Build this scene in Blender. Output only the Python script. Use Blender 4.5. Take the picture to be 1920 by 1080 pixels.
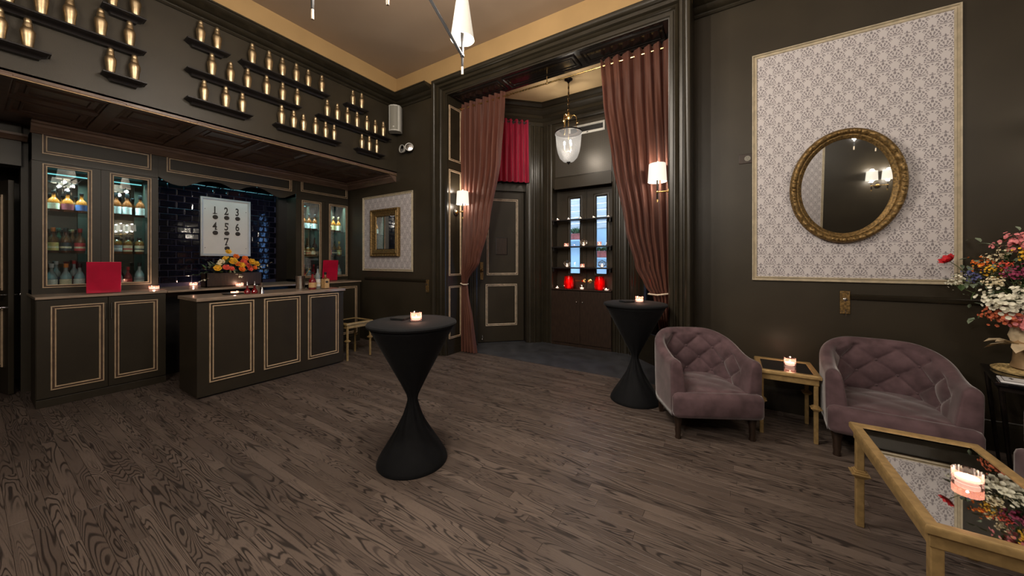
import bpy, bmesh, math, random
from mathutils import Vector, Matrix, Quaternion
R = math.radians
rnd = random.Random(7)
for o in list(bpy.data.objects): bpy.data.objects.remove(o)
SC = bpy.context.scene
COL = SC.collection

# ------------------------------------------------------------------ camera
cam_d = bpy.data.cameras.new('camera'); cam = bpy.data.objects.new('camera', cam_d); COL.objects.link(cam)
cam.location = (0, 0, 1.53); cam.rotation_euler = (R(90), 0, R(32.25))
cam_d.sensor_width = 36; cam_d.lens = 650 / 1920 * 36; cam_d.shift_y = -51 / 1920; cam_d.clip_start = .02
SC.camera = cam
# ------------------------------------------------------------------ world (an overcast cool street daylight, only seen through the bay windows)
W = bpy.data.worlds.new('world'); SC.world = W; W.use_nodes = True
_b = W.node_tree.nodes['Background']; _b.inputs[0].default_value = (.50, .72, 1, 1); _b.inputs[1].default_value = 4.6
# ------------------------------------------------------------------ view
SC.view_settings.view_transform = 'Standard'; SC.view_settings.look = 'None'; SC.view_settings.gamma = 1
SC.view_settings.use_curve_mapping = False; SC.view_settings.exposure = .62
SC.cycles.use_denoising = True
SC.cycles.max_bounces = 10; SC.cycles.transparent_max_bounces = 16; SC.cycles.caustics_reflective = False; SC.cycles.caustics_refractive = False
SC.cycles.sample_clamp_indirect = 4
WARM = (1, .89, .76)
P_CHAND, P_SCONCE, P_PEND = 40, 9, 24      # watts of the lamp bulbs
def bulb(name, loc, watts, col=WARM, radius=.03, parent=None):
    l = bpy.data.lights.new(name, 'POINT'); l.energy = watts; l.color = col; l.shadow_soft_size = radius
    o = bpy.data.objects.new(name, l); COL.objects.link(o); o.location = loc
    if parent: o.parent = parent
    return o

# ------------------------------------------------------------------ node helpers
class NX:
    """a float socket with arithmetic"""
    def __init__(s, t, sock): s.t = t; s.s = sock
    def _m(s, op, *a):
        n = s.t.nodes.new('ShaderNodeMath'); n.operation = op
        for i, v in enumerate((s,) + a):
            if isinstance(v, NX): s.t.links.new(v.s, n.inputs[i])
            else: n.inputs[i].default_value = v
        return NX(s.t, n.outputs[0])
    def __add__(s, o): return s._m('ADD', o)
    __radd__ = __add__
    def __sub__(s, o): return s._m('SUBTRACT', o)
    def __rsub__(s, o): return (s * -1) + o
    def __mul__(s, o): return s._m('MULTIPLY', o)
    __rmul__ = __mul__
    def __truediv__(s, o): return s._m('DIVIDE', o)
    def abs(s): return s._m('ABSOLUTE')
    def sin(s): return s._m('SINE')
    def fract(s): return s._m('FRACT')
    def sqrt(s): return s._m('SQRT')
    def lt(s, o): return s._m('LESS_THAN', o)
    def gt(s, o): return s._m('GREATER_THAN', o)
    def max(s, o): return s._m('MAXIMUM', o)
    def min(s, o): return s._m('MINIMUM', o)
    def atan2(s, o): return s._m('ARCTAN2', o)
    def floor(s): return s._m('FLOOR')
    def step(s, lo, hi):
        n = s.t.nodes.new('ShaderNodeMapRange'); n.interpolation_type = 'SMOOTHSTEP'
        s.t.links.new(s.s, n.inputs[0]); n.inputs[1].default_value = lo; n.inputs[2].default_value = hi
        return NX(s.t, n.outputs[0])
def combine(t, x, y, z):
    n = t.nodes.new('ShaderNodeCombineXYZ')
    for i, v in enumerate((x, y, z)):
        if isinstance(v, NX): t.links.new(v.s, n.inputs[i])
        else: n.inputs[i].default_value = v
    return n.outputs[0]
def noise(t, vec, scale, detail=2, rough=.5, dist=0):
    n = t.nodes.new('ShaderNodeTexNoise'); n.inputs['Scale'].default_value = scale; n.inputs['Detail'].default_value = detail
    n.inputs['Roughness'].default_value = rough; n.inputs['Distortion'].default_value = dist
    if vec is not None: t.links.new(vec, n.inputs['Vector'])
    return NX(t, n.outputs[0])
def mixc(t, fac, a, b):
    n = t.nodes.new('ShaderNodeMix'); n.data_type = 'RGBA'
    t.links.new(fac.s, n.inputs[0])
    for i, v in ((6, a), (7, b)):
        if isinstance(v, tuple): n.inputs[i].default_value = (*v, 1)
        else: t.links.new(v, n.inputs[i])
    return n.outputs[2]
def coords(t, kind='Object'):
    n = t.nodes.new('ShaderNodeTexCoord'); sp = t.nodes.new('ShaderNodeSeparateXYZ'); t.links.new(n.outputs[kind], sp.inputs[0])
    return n.outputs[kind], [NX(t, o) for o in sp.outputs]
def bump(t, h, strength, dist, bsdf):
    n = t.nodes.new('ShaderNodeBump'); n.inputs['Strength'].default_value = strength; n.inputs['Distance'].default_value = dist
    t.links.new(h.s, n.inputs['Height']); t.links.new(n.outputs[0], bsdf.inputs['Normal'])
M = {}
def new_mat(name):
    m = bpy.data.materials.new(name); m.use_nodes = True; M[name] = m
    t = m.node_tree; return m, t, t.nodes['Principled BSDF']
def mat(name, col, rough=.5, metal=0, var=.12, scale=8, bmp=0, bscale=60, spec=.5, sheen=0, coat=0, emit=None, es=0, trans=0, ior=1.45, alpha=1, stretch=None, rvar=.0):
    m, t, b = new_mat(name)
    vec, (x, y, z) = coords(t)
    if stretch: vec = combine(t, x * stretch[0], y * stretch[1], z * stretch[2])
    n = noise(t, vec, scale, 3)
    dark = tuple(c * (1 - var) for c in col); lite = tuple(min(1, c * (1 + var)) for c in col)
    t.links.new(mixc(t, n.step(.3, .7), dark, lite), b.inputs['Base Color'])
    b.inputs['Roughness'].default_value = rough; b.inputs['Metallic'].default_value = metal; b.inputs['IOR'].default_value = ior
    b.inputs['Specular IOR Level'].default_value = spec
    if rvar:
        r = noise(t, vec, scale * 2.3, 3) * rvar + (rough - rvar / 2); t.links.new(r.s, b.inputs['Roughness'])
    if sheen: b.inputs['Sheen Weight'].default_value = sheen; b.inputs['Sheen Roughness'].default_value = .35
    if coat: b.inputs['Coat Weight'].default_value = coat; b.inputs['Coat Roughness'].default_value = .08
    if emit: b.inputs['Emission Color'].default_value = (*emit, 1); b.inputs['Emission Strength'].default_value = es
    if trans: b.inputs['Transmission Weight'].default_value = trans
    if alpha < 1: b.inputs['Alpha'].default_value = alpha
    if bmp: bump(t, noise(t, vec, bscale, 3), bmp, .004, b)
    return m

mat('wall_paint', (.0340, .0268, .0168), .42, var=.10, scale=2.5, bmp=.10, bscale=220, spec=.45, rvar=.08)
mat('trim_paint', (.0225, .0180, .0110), .34, var=.12, scale=5, bmp=.05, bscale=40, spec=.5, rvar=.08)
mat('cabinet_paint', (.0265, .0205, .0125), .45, var=.10, scale=4, bmp=.06, bscale=120, spec=.4)
mat('soffit_wood', (.125, .078, .056), .32, var=.2, scale=6, stretch=(6, 1, 6), bmp=.08, bscale=40)
mat('gloss_black', (.010, .008, .007), .16, var=.2, scale=3, spec=.6)
mat('cream_moulding', (.47, .345, .225), .45, var=.14, scale=14, bmp=.08, bscale=60)
mat('champagne', (.50, .43, .31), .45, .15, var=.12, scale=20)
mat('cream_bright', (.66, .55, .42), .5, var=.18, scale=20)
mat('frieze_paint', (.42, .27, .118), .6, var=.06, scale=2, bmp=.05, bscale=150)
mat('ceiling_paint', (.33, .245, .175), .30, var=.05, scale=1.2, spec=.35, bmp=.03, bscale=3)
mat('alcove_ceiling', (.72, .52, .28), .7, var=.05, scale=2)
mat('counter_wood', (.27, .20, .145), .35, var=.25, scale=5, stretch=(8, 1, 8), coat=.2)
mat('dark_wood', (.030, .017, .011), .4, var=.3, scale=9, stretch=(6, 6, 1))
mat('shelf_black', (.013, .011, .011), .35, var=.2, scale=8)
mat('brass', (.66, .44, .17), .28, 1, var=.12, scale=20, rvar=.15)
mat('gold_paint', (.41, .275, .115), .42, .35, var=.16, scale=26, bmp=.06, bscale=70, rvar=.12)
mat('shaker_brass', (.62, .475, .29), .40, 1, var=.14, scale=30, bmp=.15, bscale=160, rvar=.12)
mat('old_gold', (.20, .125, .045), .48, .6, var=.5, scale=60, bmp=.5, bscale=130)
mat('mirror_glass', (.86, .88, .88), .015, 1, var=.01, scale=1)
mat('cabinet_mirror', (.50, .55, .55), .008, 1, var=.03, scale=3)
mat('table_mirror', (.74, .75, .75), .02, 1, var=.03, scale=3)
mat('black_glass', (.004, .004, .005), .04, var=.05, spec=.8)
mat('velvet', (.112, .070, .078), .82, var=.26, scale=9, bmp=.25, bscale=380, sheen=.55, spec=.2)
mat('stretch_cloth', (.0050, .0054, .0066), .8, var=.15, scale=20, sheen=.04, bmp=.1, bscale=500, spec=.25)
mat('red_curtain', (.27, .004, .028), .75, var=.2, scale=6, stretch=(4, 4, .4), sheen=.3)
mat('red_gloss', (.46, .008, .040), .22, var=.15, scale=5, spec=.6)
mat('shade_fabric', (.40, .37, .32), .8, var=.04, scale=60, emit=(1, .90, .74), es=.62)
mat('shade_cone', (.16, .145, .12), .8, var=.04, scale=60, emit=(1, .90, .74), es=.40)
mat('dark_chrome', (.014, .014, .015), .6, .0, var=.1, scale=20, spec=.12)
mat('chrome', (.62, .62, .63), .16, 1, var=.05, scale=10)
mat('steel', (.55, .53, .50), .25, 1, var=.1, scale=12)
mat('white_plastic', (.50, .49, .45), .4, var=.04, scale=10)
mat('grille_grey', (.23, .22, .185), .6, var=.12, scale=200)
mat('black_plastic', (.012, .012, .012), .45, var=.2, scale=15)
mat('board_white', (.64, .60, .56), .5, var=.05, scale=3)
mat('board_frame', (.52, .52, .50), .3, .5, var=.06, scale=10)
mat('ink', (.030, .020, .014), .6, var=.3, scale=20)
mat('leaf_green', (.055, .10, .030), .55, var=.45, scale=20)
mat('leaf_grey', (.20, .25, .17), .6, var=.3, scale=20)
mat('stem', (.08, .10, .035), .6, var=.3, scale=20)
for nm, c in dict(yellow=(.78, .44, .03), orange=(.75, .17, .02), coral=(.72, .10, .06), red=(.55, .02, .03), pink=(.72, .23, .24), cream=(.78, .68, .45),
                  white=(.80, .77, .62), plum=(.28, .03, .09), peach=(.75, .42, .28), blue=(.10, .11, .26), rust=(.52, .12, .05)).items():
    mat('petal_' + nm, c, .6, var=.28, scale=30)
mat('vase_tan', (.36, .23, .115), .35, var=.3, scale=8)
mat('vase_cream', (.62, .50, .33), .4, var=.15, scale=10)
mat('woven_gold', (.52, .38, .17), .6, .2, var=.45, scale=50, bmp=.8, bscale=90)
mat('paper_white', (.88, .91, .95), .2, var=.02, scale=4)
mat('wax', (.8, .70, .6), .6, var=.05, emit=(1, .70, .54), es=1.0)
mat('flame', (1, .8, .5), .5, emit=(1, .78, .5), es=8)
mat('bulb_glow', (1, .9, .8), .5, emit=(1, .86, .66), es=14)
mat('led', (.6, 1, 1), .5, emit=(.30, .95, 1), es=1.2)
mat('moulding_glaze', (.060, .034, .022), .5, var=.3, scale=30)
mat('thin_gold', (.30, .20, .10), .4, .4, var=.2, scale=40)
mat('iron', (.018, .013, .011), .4, .6, var=.3, scale=20)
mat('outside_wall', (.50, .62, .70), .8, var=.12, scale=2)
mat('outside_siding', (.60, .56, .52), .8, var=.2, scale=2, stretch=(1, 1, 20))
mat('planter_red', (.36, .09, .07), .7, var=.3, scale=10)
mat('gloss_white', (.85, .86, .88), .25, var=.02, scale=6)
mat('frosted_film', (.40, .52, .66), .9, var=.05, scale=3)
def glass_mat(name, col, rough=0, glossy=.10, alpha_mix=.9, tint=None):
    """thin pane: clear, tinted, with a mirror sheen"""
    m, t, b = new_mat(name); t.nodes.remove(b); out = t.nodes['Material Output']
    tr = t.nodes.new('ShaderNodeBsdfTransparent'); tr.inputs[0].default_value = (*col, 1)
    gl = t.nodes.new('ShaderNodeBsdfGlossy'); gl.inputs['Roughness'].default_value = rough
    vec, _ = coords(t); nz = noise(t, vec, 3, 2)
    f = t.nodes.new('ShaderNodeFresnel'); f.inputs[0].default_value = 1.5
    fac = NX(t, f.outputs[0]) * 1.6 + (nz * .02 + glossy)
    mx = t.nodes.new('ShaderNodeMixShader'); t.links.new(fac.s, mx.inputs[0]); t.links.new(tr.outputs[0], mx.inputs[1]); t.links.new(gl.outputs[0], mx.inputs[2])
    t.links.new(mx.outputs[0], out.inputs[0]); return m
glass_mat('cabinet_glass', (.96, .98, .98), 0, .05)
glass_mat('shelf_glass', (.72, .93, .92), 0, .10)
glass_mat('tinted_glass', (.62, .76, .95), 0, .03)
glass_mat('window_glass', (.93, .96, 1), 0, .02)
glass_mat('clear_glass', (.93, .93, .93), .02, .10)
def liquor(name, col, rough=.05):
    m, t, b = new_mat(name); t.nodes.remove(b); out = t.nodes['Material Output']
    tr = t.nodes.new('ShaderNodeBsdfTransparent'); tr.inputs[0].default_value = (*col, 1)
    gl = t.nodes.new('ShaderNodeBsdfGlossy'); gl.inputs['Roughness'].default_value = rough
    df = t.nodes.new('ShaderNodeBsdfDiffuse'); vec, _ = coords(t); nz = noise(t, vec, 12, 2)
    t.links.new(mixc(t, nz, tuple(c * .55 for c in col), col), df.inputs[0])
    f = t.nodes.new('ShaderNodeFresnel'); f.inputs[0].default_value = 1.5
    m1 = t.nodes.new('ShaderNodeMixShader'); m1.inputs[0].default_value = .45; t.links.new(tr.outputs[0], m1.inputs[1]); t.links.new(df.outputs[0], m1.inputs[2])
    m2 = t.nodes.new('ShaderNodeMixShader'); t.links.new((NX(t, f.outputs[0]) * 1.3 + .05).s, m2.inputs[0]); t.links.new(m1.outputs[0], m2.inputs[1]); t.links.new(gl.outputs[0], m2.inputs[2])
    t.links.new(m2.outputs[0], out.inputs[0]); return m
def glow_glass(name, col, tl_col, k):
    """thin tinted glass that scatters some of the candle light inside"""
    m, t, b = new_mat(name); t.nodes.remove(b); out = t.nodes['Material Output']
    tr = t.nodes.new('ShaderNodeBsdfTransparent'); tr.inputs[0].default_value = (*col, 1)
    gl = t.nodes.new('ShaderNodeBsdfGlossy'); gl.inputs['Roughness'].default_value = .05
    tl = t.nodes.new('ShaderNodeBsdfTranslucent'); vec, _ = coords(t); nz = noise(t, vec, 30, 2)
    t.links.new(mixc(t, nz, tuple(c*.8 for c in tl_col), tl_col), tl.inputs[0])
    m1 = t.nodes.new('ShaderNodeMixShader'); m1.inputs[0].default_value = k; t.links.new(tr.outputs[0], m1.inputs[1]); t.links.new(tl.outputs[0], m1.inputs[2])
    f = t.nodes.new('ShaderNodeFresnel'); f.inputs[0].default_value = 1.45
    m2 = t.nodes.new('ShaderNodeMixShader'); t.links.new((NX(t, f.outputs[0]) * 1.2 + .03).s, m2.inputs[0]); t.links.new(m1.outputs[0], m2.inputs[1]); t.links.new(gl.outputs[0], m2.inputs[2])
    t.links.new(m2.outputs[0], out.inputs[0]); return m
glow_glass('rose_glass', (.95, .72, .68), (1, .50, .43), .22)
glow_glass('red_glass', (.80, .02, .03), (1, .03, .04), .30)
liquor('amber_glass', (.42, .105, .012)); liquor('dark_amber_glass', (.20, .045, .010)); liquor('pale_glass', (.55, .62, .62)); liquor('green_glass', (.03, .10, .05)); liquor('ruby_glass', (.45, .012, .02))
for nm, c in dict(white=(.62, .60, .54), cream=(.60, .50, .33), blue=(.055, .085, .21), red=(.42, .025, .03), black=(.02, .02, .022), tan=(.48, .30, .13), maroon=(.20, .03, .035), gold=(.46, .32, .10), grey=(.30, .30, .31)).items():
    mat('label_' + nm, c, .5, var=.16, scale=55)
for nm, c in dict(black=(.012, .012, .012), red=(.30, .02, .02), orange=(.50, .15, .03), wood=(.30, .17, .08), green=(.02, .06, .04), silver=(.5, .5, .5), yellow=(.6, .36, .06)).items():
    mat('cap_' + nm, c, .35, var=.1, scale=20)
# frosted pendant glass
m, t, b = new_mat('pendant_glass'); out = t.nodes['Material Output']
b.inputs['Base Color'].default_value = (.12, .12, .118, 1); b.inputs['Roughness'].default_value = .25
vec, (x, y, z) = coords(t); lines = (x.atan2(y) * 40).sin() * .5 + .5; bump(t, lines, .3, .004, b)
b.inputs['Emission Color'].default_value = (1, .93, .84, 1); b.inputs['Emission Strength'].default_value = .5
tr = t.nodes.new('ShaderNodeBsdfTransparent'); tl = t.nodes.new('ShaderNodeBsdfTranslucent')
a1 = t.nodes.new('ShaderNodeMixShader'); a1.inputs[0].default_value = .012; t.links.new(tr.outputs[0], a1.inputs[1]); t.links.new(tl.outputs[0], a1.inputs[2])
a2 = t.nodes.new('ShaderNodeMixShader'); a2.inputs[0].default_value = .16; t.links.new(a1.outputs[0], a2.inputs[1]); t.links.new(b.outputs[0], a2.inputs[2]); t.links.new(a2.outputs[0], out.inputs[0])
# sheer curtain
m, t, b = new_mat('sheer_maroon'); out = t.nodes['Material Output']
vec, (x, y, z) = coords(t); n = noise(t, combine(t, x * 30, y * 30, z * .7), 1.0, 2)
c = mixc(t, n.step(.3, .7), (.105, .038, .024), (.172, .064, .040)); t.links.new(c, b.inputs['Base Color']); b.inputs['Roughness'].default_value = .6; b.inputs['Sheen Weight'].default_value = .08
tl = t.nodes.new('ShaderNodeBsdfTranslucent'); t.links.new(mixc(t, n, (.30, .09, .062), (.40, .125, .085)), tl.inputs[0])
tr = t.nodes.new('ShaderNodeBsdfTransparent'); tr.inputs[0].default_value = (.72, .42, .36, 1)
a1 = t.nodes.new('ShaderNodeMixShader'); a1.inputs[0].default_value = .30; t.links.new(b.outputs[0], a1.inputs[1]); t.links.new(tl.outputs[0], a1.inputs[2])
a2 = t.nodes.new('ShaderNodeMixShader'); a2.inputs[0].default_value = .14; t.links.new(a1.outputs[0], a2.inputs[1]); t.links.new(tr.outputs[0], a2.inputs[2]); t.links.new(a2.outputs[0], out.inputs[0])
# glazed subway tile
m, t, b = new_mat('tile_glaze'); vec, (x, y, z) = coords(t)
n = noise(t, vec, 14, 2); t.links.new(mixc(t, n, (.0016, .0019, .0050), (.0026, .0032, .0095)), b.inputs['Base Color']); b.inputs['Roughness'].default_value = .06; b.inputs['Specular IOR Level'].default_value = .7
bump(t, n, .06, .01, b)
mat('grout', (.016, .016, .050), .7, var=.2, scale=40)
# floor planks: attribute "tone" differs from plank to plank
m, t, b = new_mat('oak_plank')
vec, (x, y, z) = coords(t)
at = t.nodes.new('ShaderNodeAttribute'); at.attribute_name = 'tone'; tone = NX(t, at.outputs['Fac'])
off = tone * 37.0
n1 = noise(t, combine(t, x * .80 + off, y * 8.5 + off * 3, off), 1.0, 2.0, .45, .35)
ring = (n1 * 26).fract()
wid = noise(t, combine(t, x * 1.7 + off, y * 5, off), 1.0, 1)
line = (ring - .5).abs().step(.05, .26) * -1 + 1
fib = noise(t, combine(t, x * 9 + off, y * 420, off), 1.0, 2)
pore = noise(t, combine(t, x * 26 + off, y * 300 + off, 1), 1.0, 1).step(.58, .70)
mask = line * wid.step(.30, .52)
baseA = mixc(t, tone.step(0, 1), (.100, .075, .063), (.160, .123, .103))
c1 = mixc(t, fib.step(.30, .75) * .45, baseA, (.122, .093, .077))
c2 = mixc(t, pore * .35, c1, (.05, .034, .026))
c3 = mixc(t, mask * .92, c2, (.022, .016, .014))
t.links.new(c3, b.inputs['Base Color'])
t.links.new((fib * .16 + (.27 + mask * .14)).s, b.inputs['Roughness']); b.inputs['Specular IOR Level'].default_value = .38
bump(t, (mask * -1) + fib * .3, .22, .002, b)
# slate floor of the bay
mat('bay_floor', (.055, .058, .066), .38, var=.25, scale=5, spec=.5, bmp=.1, bscale=20)
# damask wallpaper: printed half-drop motif
m, t, b = new_mat('wallpaper'); vec, (x, y, z) = coords(t)
CW, CH = .15, .205
def motif(u, v):
    yy = v + .034
    re = ((u / .050) * (u / .050) + (yy / .072) * (yy / .072)).sqrt(); th = yy.atan2(u)
    up = yy.gt(.002)
    arch = (re - .93).abs().lt(.10) * up * (th * 17).sin().gt(-.55)
    pet = re.gt(.34) * re.lt(.74) * up * (th * 11).sin().gt(.10)
    core = re.gt(.08) * re.lt(.26) * up
    base = (yy + .004).abs().lt(.0028) * u.abs().lt(.034)
    crown = ((u * u + (v - .043) * (v - .043)).sqrt()).lt(.008)
    dot = ((u * u + (v + .058) * (v + .058)).sqrt()).lt(.006)
    ua = u.abs()
    lx = ua - .050; ly = v - .030
    leaf = ((lx + ly) * (lx + ly) * 4 + (lx - ly) * (lx - ly)).sqrt()
    leaf = (leaf - .019).abs().lt(.0075) * (ly - lx).gt(-.010)
    sprig = ((u / .006) * (u / .006) + ((v - .066) / .013) * ((v - .066) / .013)).lt(1.0)
    sprig = sprig.max((((ua - .012) / .008) * ((ua - .012) / .008) + ((v - .060) / .004) * ((v - .060) / .004)).lt(1.0))
    sp = ((ua - .026) * (ua - .026) + (v + .060) * (v + .060)).sqrt().lt(.005)
    sp2 = (((ua - .040) * (ua - .040)) * 1.0 + (v + .047) * (v + .047) * 3).sqrt().lt(.008)
    return arch.max(pet).max(core).max(base).max(crown).max(dot).max(leaf).max(sp).max(sp2).max(sprig)
def cell(du, dv):
    u = ((x / CW + du).fract() - .5) * CW; v = ((z / CH + dv).fract() - .5) * CH
    return motif(u, v)
ink = cell(0, 0).max(cell(.5, .5))
wear = noise(t, vec, 90, 2).step(.22, .45)
pap = mixc(t, noise(t, vec, 3, 2), (.56, .525, .53), (.62, .58, .585))
t.links.new(mixc(t, ink * wear * .85, pap, (.17, .15, .165)), b.inputs['Base Color']); b.inputs['Roughness'].default_value = .55
# perforated transom panel
m, t, b = new_mat('perforated'); vec, (x, y, z) = coords(t)
hole = (((x / .022).fract() - .5) * ((x / .022).fract() - .5) + ((z / .022).fract() - .5) * ((z / .022).fract() - .5)).sqrt().lt(.27)
t.links.new(mixc(t, hole, (.06, .052, .04), (.012, .010, .008)), b.inputs['Base Color']); b.inputs['Roughness'].default_value = .4; b.inputs['Metallic'].default_value = .3
# woodgrain rug-like woven mat reuses woven_gold
# ------------------------------------------------------------------ mesh helpers
class MB:
    def __init__(s): s.v = []; s.f = []; s.M = Matrix.Identity(4)
    def at(s, M): s.M = M; return s
    def add(s, vs, fs):
        o = len(s.v); s.v += [tuple(s.M @ Vector(p)) for p in vs]; s.f += [tuple(i + o for i in q) for q in fs]; return s
    def box(s, a, b, bev=0):
        x0, y0, z0 = (min(a[i], b[i]) for i in range(3)); x1, y1, z1 = (max(a[i], b[i]) for i in range(3))
        if bev <= 0:
            return s.add([(x0,y0,z0),(x1,y0,z0),(x1,y1,z0),(x0,y1,z0),(x0,y0,z1),(x1,y0,z1),(x1,y1,z1),(x0,y1,z1)],
                         [(0,3,2,1),(4,5,6,7),(0,1,5,4),(1,2,6,5),(2,3,7,6),(3,0,4,7)])
        bm = bmesh.new(); bmesh.ops.create_cube(bm, size=1)
        for v in bm.verts: v.co = Vector(((x0+x1)/2 + v.co.x*(x1-x0), (y0+y1)/2 + v.co.y*(y1-y0), (z0+z1)/2 + v.co.z*(z1-z0)))
        bmesh.ops.bevel(bm, geom=bm.edges[:], offset=min(bev, .49*min(x1-x0, y1-y0, z1-z0)), segments=2, affect='EDGES', profile=.5)
        bm.verts.ensure_lookup_table(); bm.verts.index_update()
        s.add([tuple(v.co) for v in bm.verts], [tuple(v.index for v in f.verts) for f in bm.faces]); bm.free(); return s
    def lathe(s, prof, n=24, c=(0,0,0), sx=1, sy=1, cap=True, wob=None):
        vs = []; fs = []
        for j, (r, z) in enumerate(prof):
            for i in range(n):
                a = 2*math.pi*i/n; rr = r*(wob(a, z) if wob else 1)
                vs.append((c[0]+rr*math.cos(a)*sx, c[1]+rr*math.sin(a)*sy, c[2]+z))
        for j in range(len(prof)-1):
            for i in range(n):
                k = (i+1) % n; fs.append((j*n+i, j*n+k, (j+1)*n+k, (j+1)*n+i))
        if cap:
            if prof[0][0] > 1e-5: fs.append(tuple(range(n-1, -1, -1)))
            if prof[-1][0] > 1e-5: fs.append(tuple((len(prof)-1)*n+i for i in range(n)))
        return s.add(vs, fs)
    def tube(s, pts, r, n=8, closed=False, cap=True):
        pts = [Vector(p) for p in pts]; m = len(pts); rs = r if isinstance(r, (list, tuple)) else [r]*m
        vs = []; up = None
        for i, p in enumerate(pts):
            if closed: d = pts[(i+1) % m] - pts[i-1]
            else: d = pts[min(i+1, m-1)] - pts[max(i-1, 0)]
            d.normalize()
            if up is None:
                up = Vector((0,0,1)) if abs(d.z) < .9 else Vector((1,0,0))
            u = (up - d*up.dot(d)); u.normalize(); w = d.cross(u); up = u
            for k in range(n):
                a = 2*math.pi*k/n; vs.append(tuple(p + (u*math.cos(a) + w*math.sin(a))*rs[i]))
        fs = []
        for i in range(m if closed else m-1):
            j = (i+1) % m
            for k in range(n): q = (k+1) % n; fs.append((i*n+k, i*n+q, j*n+q, j*n+k))
        if cap and not closed: fs += [tuple(range(n-1, -1, -1)), tuple((m-1)*n+k for k in range(n))]
        return s.add(vs, fs)
    def sphere(s, c, r, n=12, m=8):
        rx, ry, rz = r if isinstance(r, (tuple, list)) else (r, r, r)
        prof = [(math.sin(math.pi*j/m), -math.cos(math.pi*j/m)) for j in range(m+1)]
        vs = []; fs = []
        for j, (a, z) in enumerate(prof):
            for i in range(n):
                t = 2*math.pi*i/n; vs.append((c[0]+rx*a*math.cos(t), c[1]+ry*a*math.sin(t), c[2]+rz*z))
        for j in range(m):
            for i in range(n): k = (i+1) % n; fs.append((j*n+i, j*n+k, (j+1)*n+k, (j+1)*n+i))
        return s.add(vs, fs)
    def prism(s, poly, a, b, axis='x'):
        """polygon (p,q) extruded from a to b along axis; x: (y,z)  y: (x,z)  z: (x,y)"""
        f = {'x': lambda t, p, q: (t, p, q), 'y': lambda t, p, q: (p, t, q), 'z': lambda t, p, q: (p, q, t)}[axis]
        n = len(poly); vs = [f(a, *p) for p in poly] + [f(b, *p) for p in poly]
        return s.add(vs, [tuple(range(n-1, -1, -1)), tuple(range(n, 2*n))] + [(i, (i+1) % n, n+(i+1) % n, n+i) for i in range(n)])
    def rail(s, prof, path, closed=False, caps=True):
        """horizontal moulding: prof (out, z), path of (x, y); 'out' to the right-hand side of travel; mitred"""
        P = [Vector(p) for p in path]; m = len(P); offs = []
        for i in range(m):
            d0 = (P[i]-P[i-1]).normalized() if (i > 0 or closed) else None
            d1 = (P[(i+1) % m]-P[i]).normalized() if (i < m-1 or closed) else None
            n0 = Vector((d0.y, -d0.x)) if d0 is not None else None; n1 = Vector((d1.y, -d1.x)) if d1 is not None else None
            if n0 is None: o = n1
            elif n1 is None: o = n0
            else: o = (n0+n1) / (1 + n0.dot(n1))
            offs.append(o)
        k = len(prof); vs = []
        for i in range(m):
            for (o, z) in prof: q = P[i] + offs[i]*o; vs.append((q.x, q.y, z))
        fs = []
        for i in range(m if closed else m-1):
            j = (i+1) % m
            for a in range(k-1): fs.append((i*k+a, j*k+a, j*k+a+1, i*k+a+1))
        if caps and not closed: fs += [tuple(range(k)), tuple((m-1)*k + a for a in range(k-1, -1, -1))]
        return s.add(vs, fs)
    def frame(s, w, h, prof, back=True):
        """rectangular mitred frame in local xz plane, front towards -y, from (0,0) to (w,h); prof (inset, out)"""
        k = len(prof); vs = []
        for (d, o) in prof: vs += [(d, -o, d), (w-d, -o, d), (w-d, -o, h-d), (d, -o, h-d)]
        fs = []
        for a in range(k-1):
            for i in range(4): j = (i+1) % 4; fs.append((a*4+i, a*4+j, (a+1)*4+j, (a+1)*4+i))
        return s.add(vs, fs)
    def build(s, name, m, parent=None, smooth=False, label=None, kind=None, angle=35):
        me = bpy.data.meshes.new(name); me.from_pydata(s.v, [], s.f); me.update()
        bm = bmesh.new(); bm.from_mesh(me); bmesh.ops.recalc_face_normals(bm, faces=bm.faces); bm.to_mesh(me); bm.free()
        me.materials.append(M[m] if isinstance(m, str) else m)
        o = bpy.data.objects.new(name, me); COL.objects.link(o)
        if parent: o.parent = parent
        if smooth:
            for p in me.polygons: p.use_smooth = True
            if angle < 180: me.set_sharp_from_angle(angle=R(angle))
        if label: o['label'] = label
        if kind: o['kind'] = kind
        return o
def thing(name, label, cat, loc=(0,0,0), rz=0, group=None):
    o = bpy.data.objects.new(name, None); COL.objects.link(o); o.empty_display_size = .05
    o.location = loc; o.rotation_euler = (0, 0, rz); o['label'] = label; o['category'] = cat
    if group: o['group'] = group
    return o
def tag(o, label, cat, group=None):
    o['label'] = label; o['category'] = cat
    if group: o['group'] = group
    return o
def struct(o, label=None):
    o['kind'] = 'structure'
    if label: o['label'] = label
    return o
def dup(root, loc, rz=None, label=None, group=None):
    r = root.copy(); COL.objects.link(r); r.location = loc
    if rz is not None: r.rotation_euler = (0, 0, rz)
    if label: r['label'] = label
    if group: r['group'] = group
    for ch in list(root.children):
        c = ch.copy(); COL.objects.link(c); c.parent = r
        for g in list(ch.children):
            d = g.copy(); COL.objects.link(d); d.parent = c
    return r
def mx(loc=(0,0,0), rz=0, rx=0): return Matrix.Translation(loc) @ Matrix.Rotation(rz, 4, 'Z') @ Matrix.Rotation(rx, 4, 'X')
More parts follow.
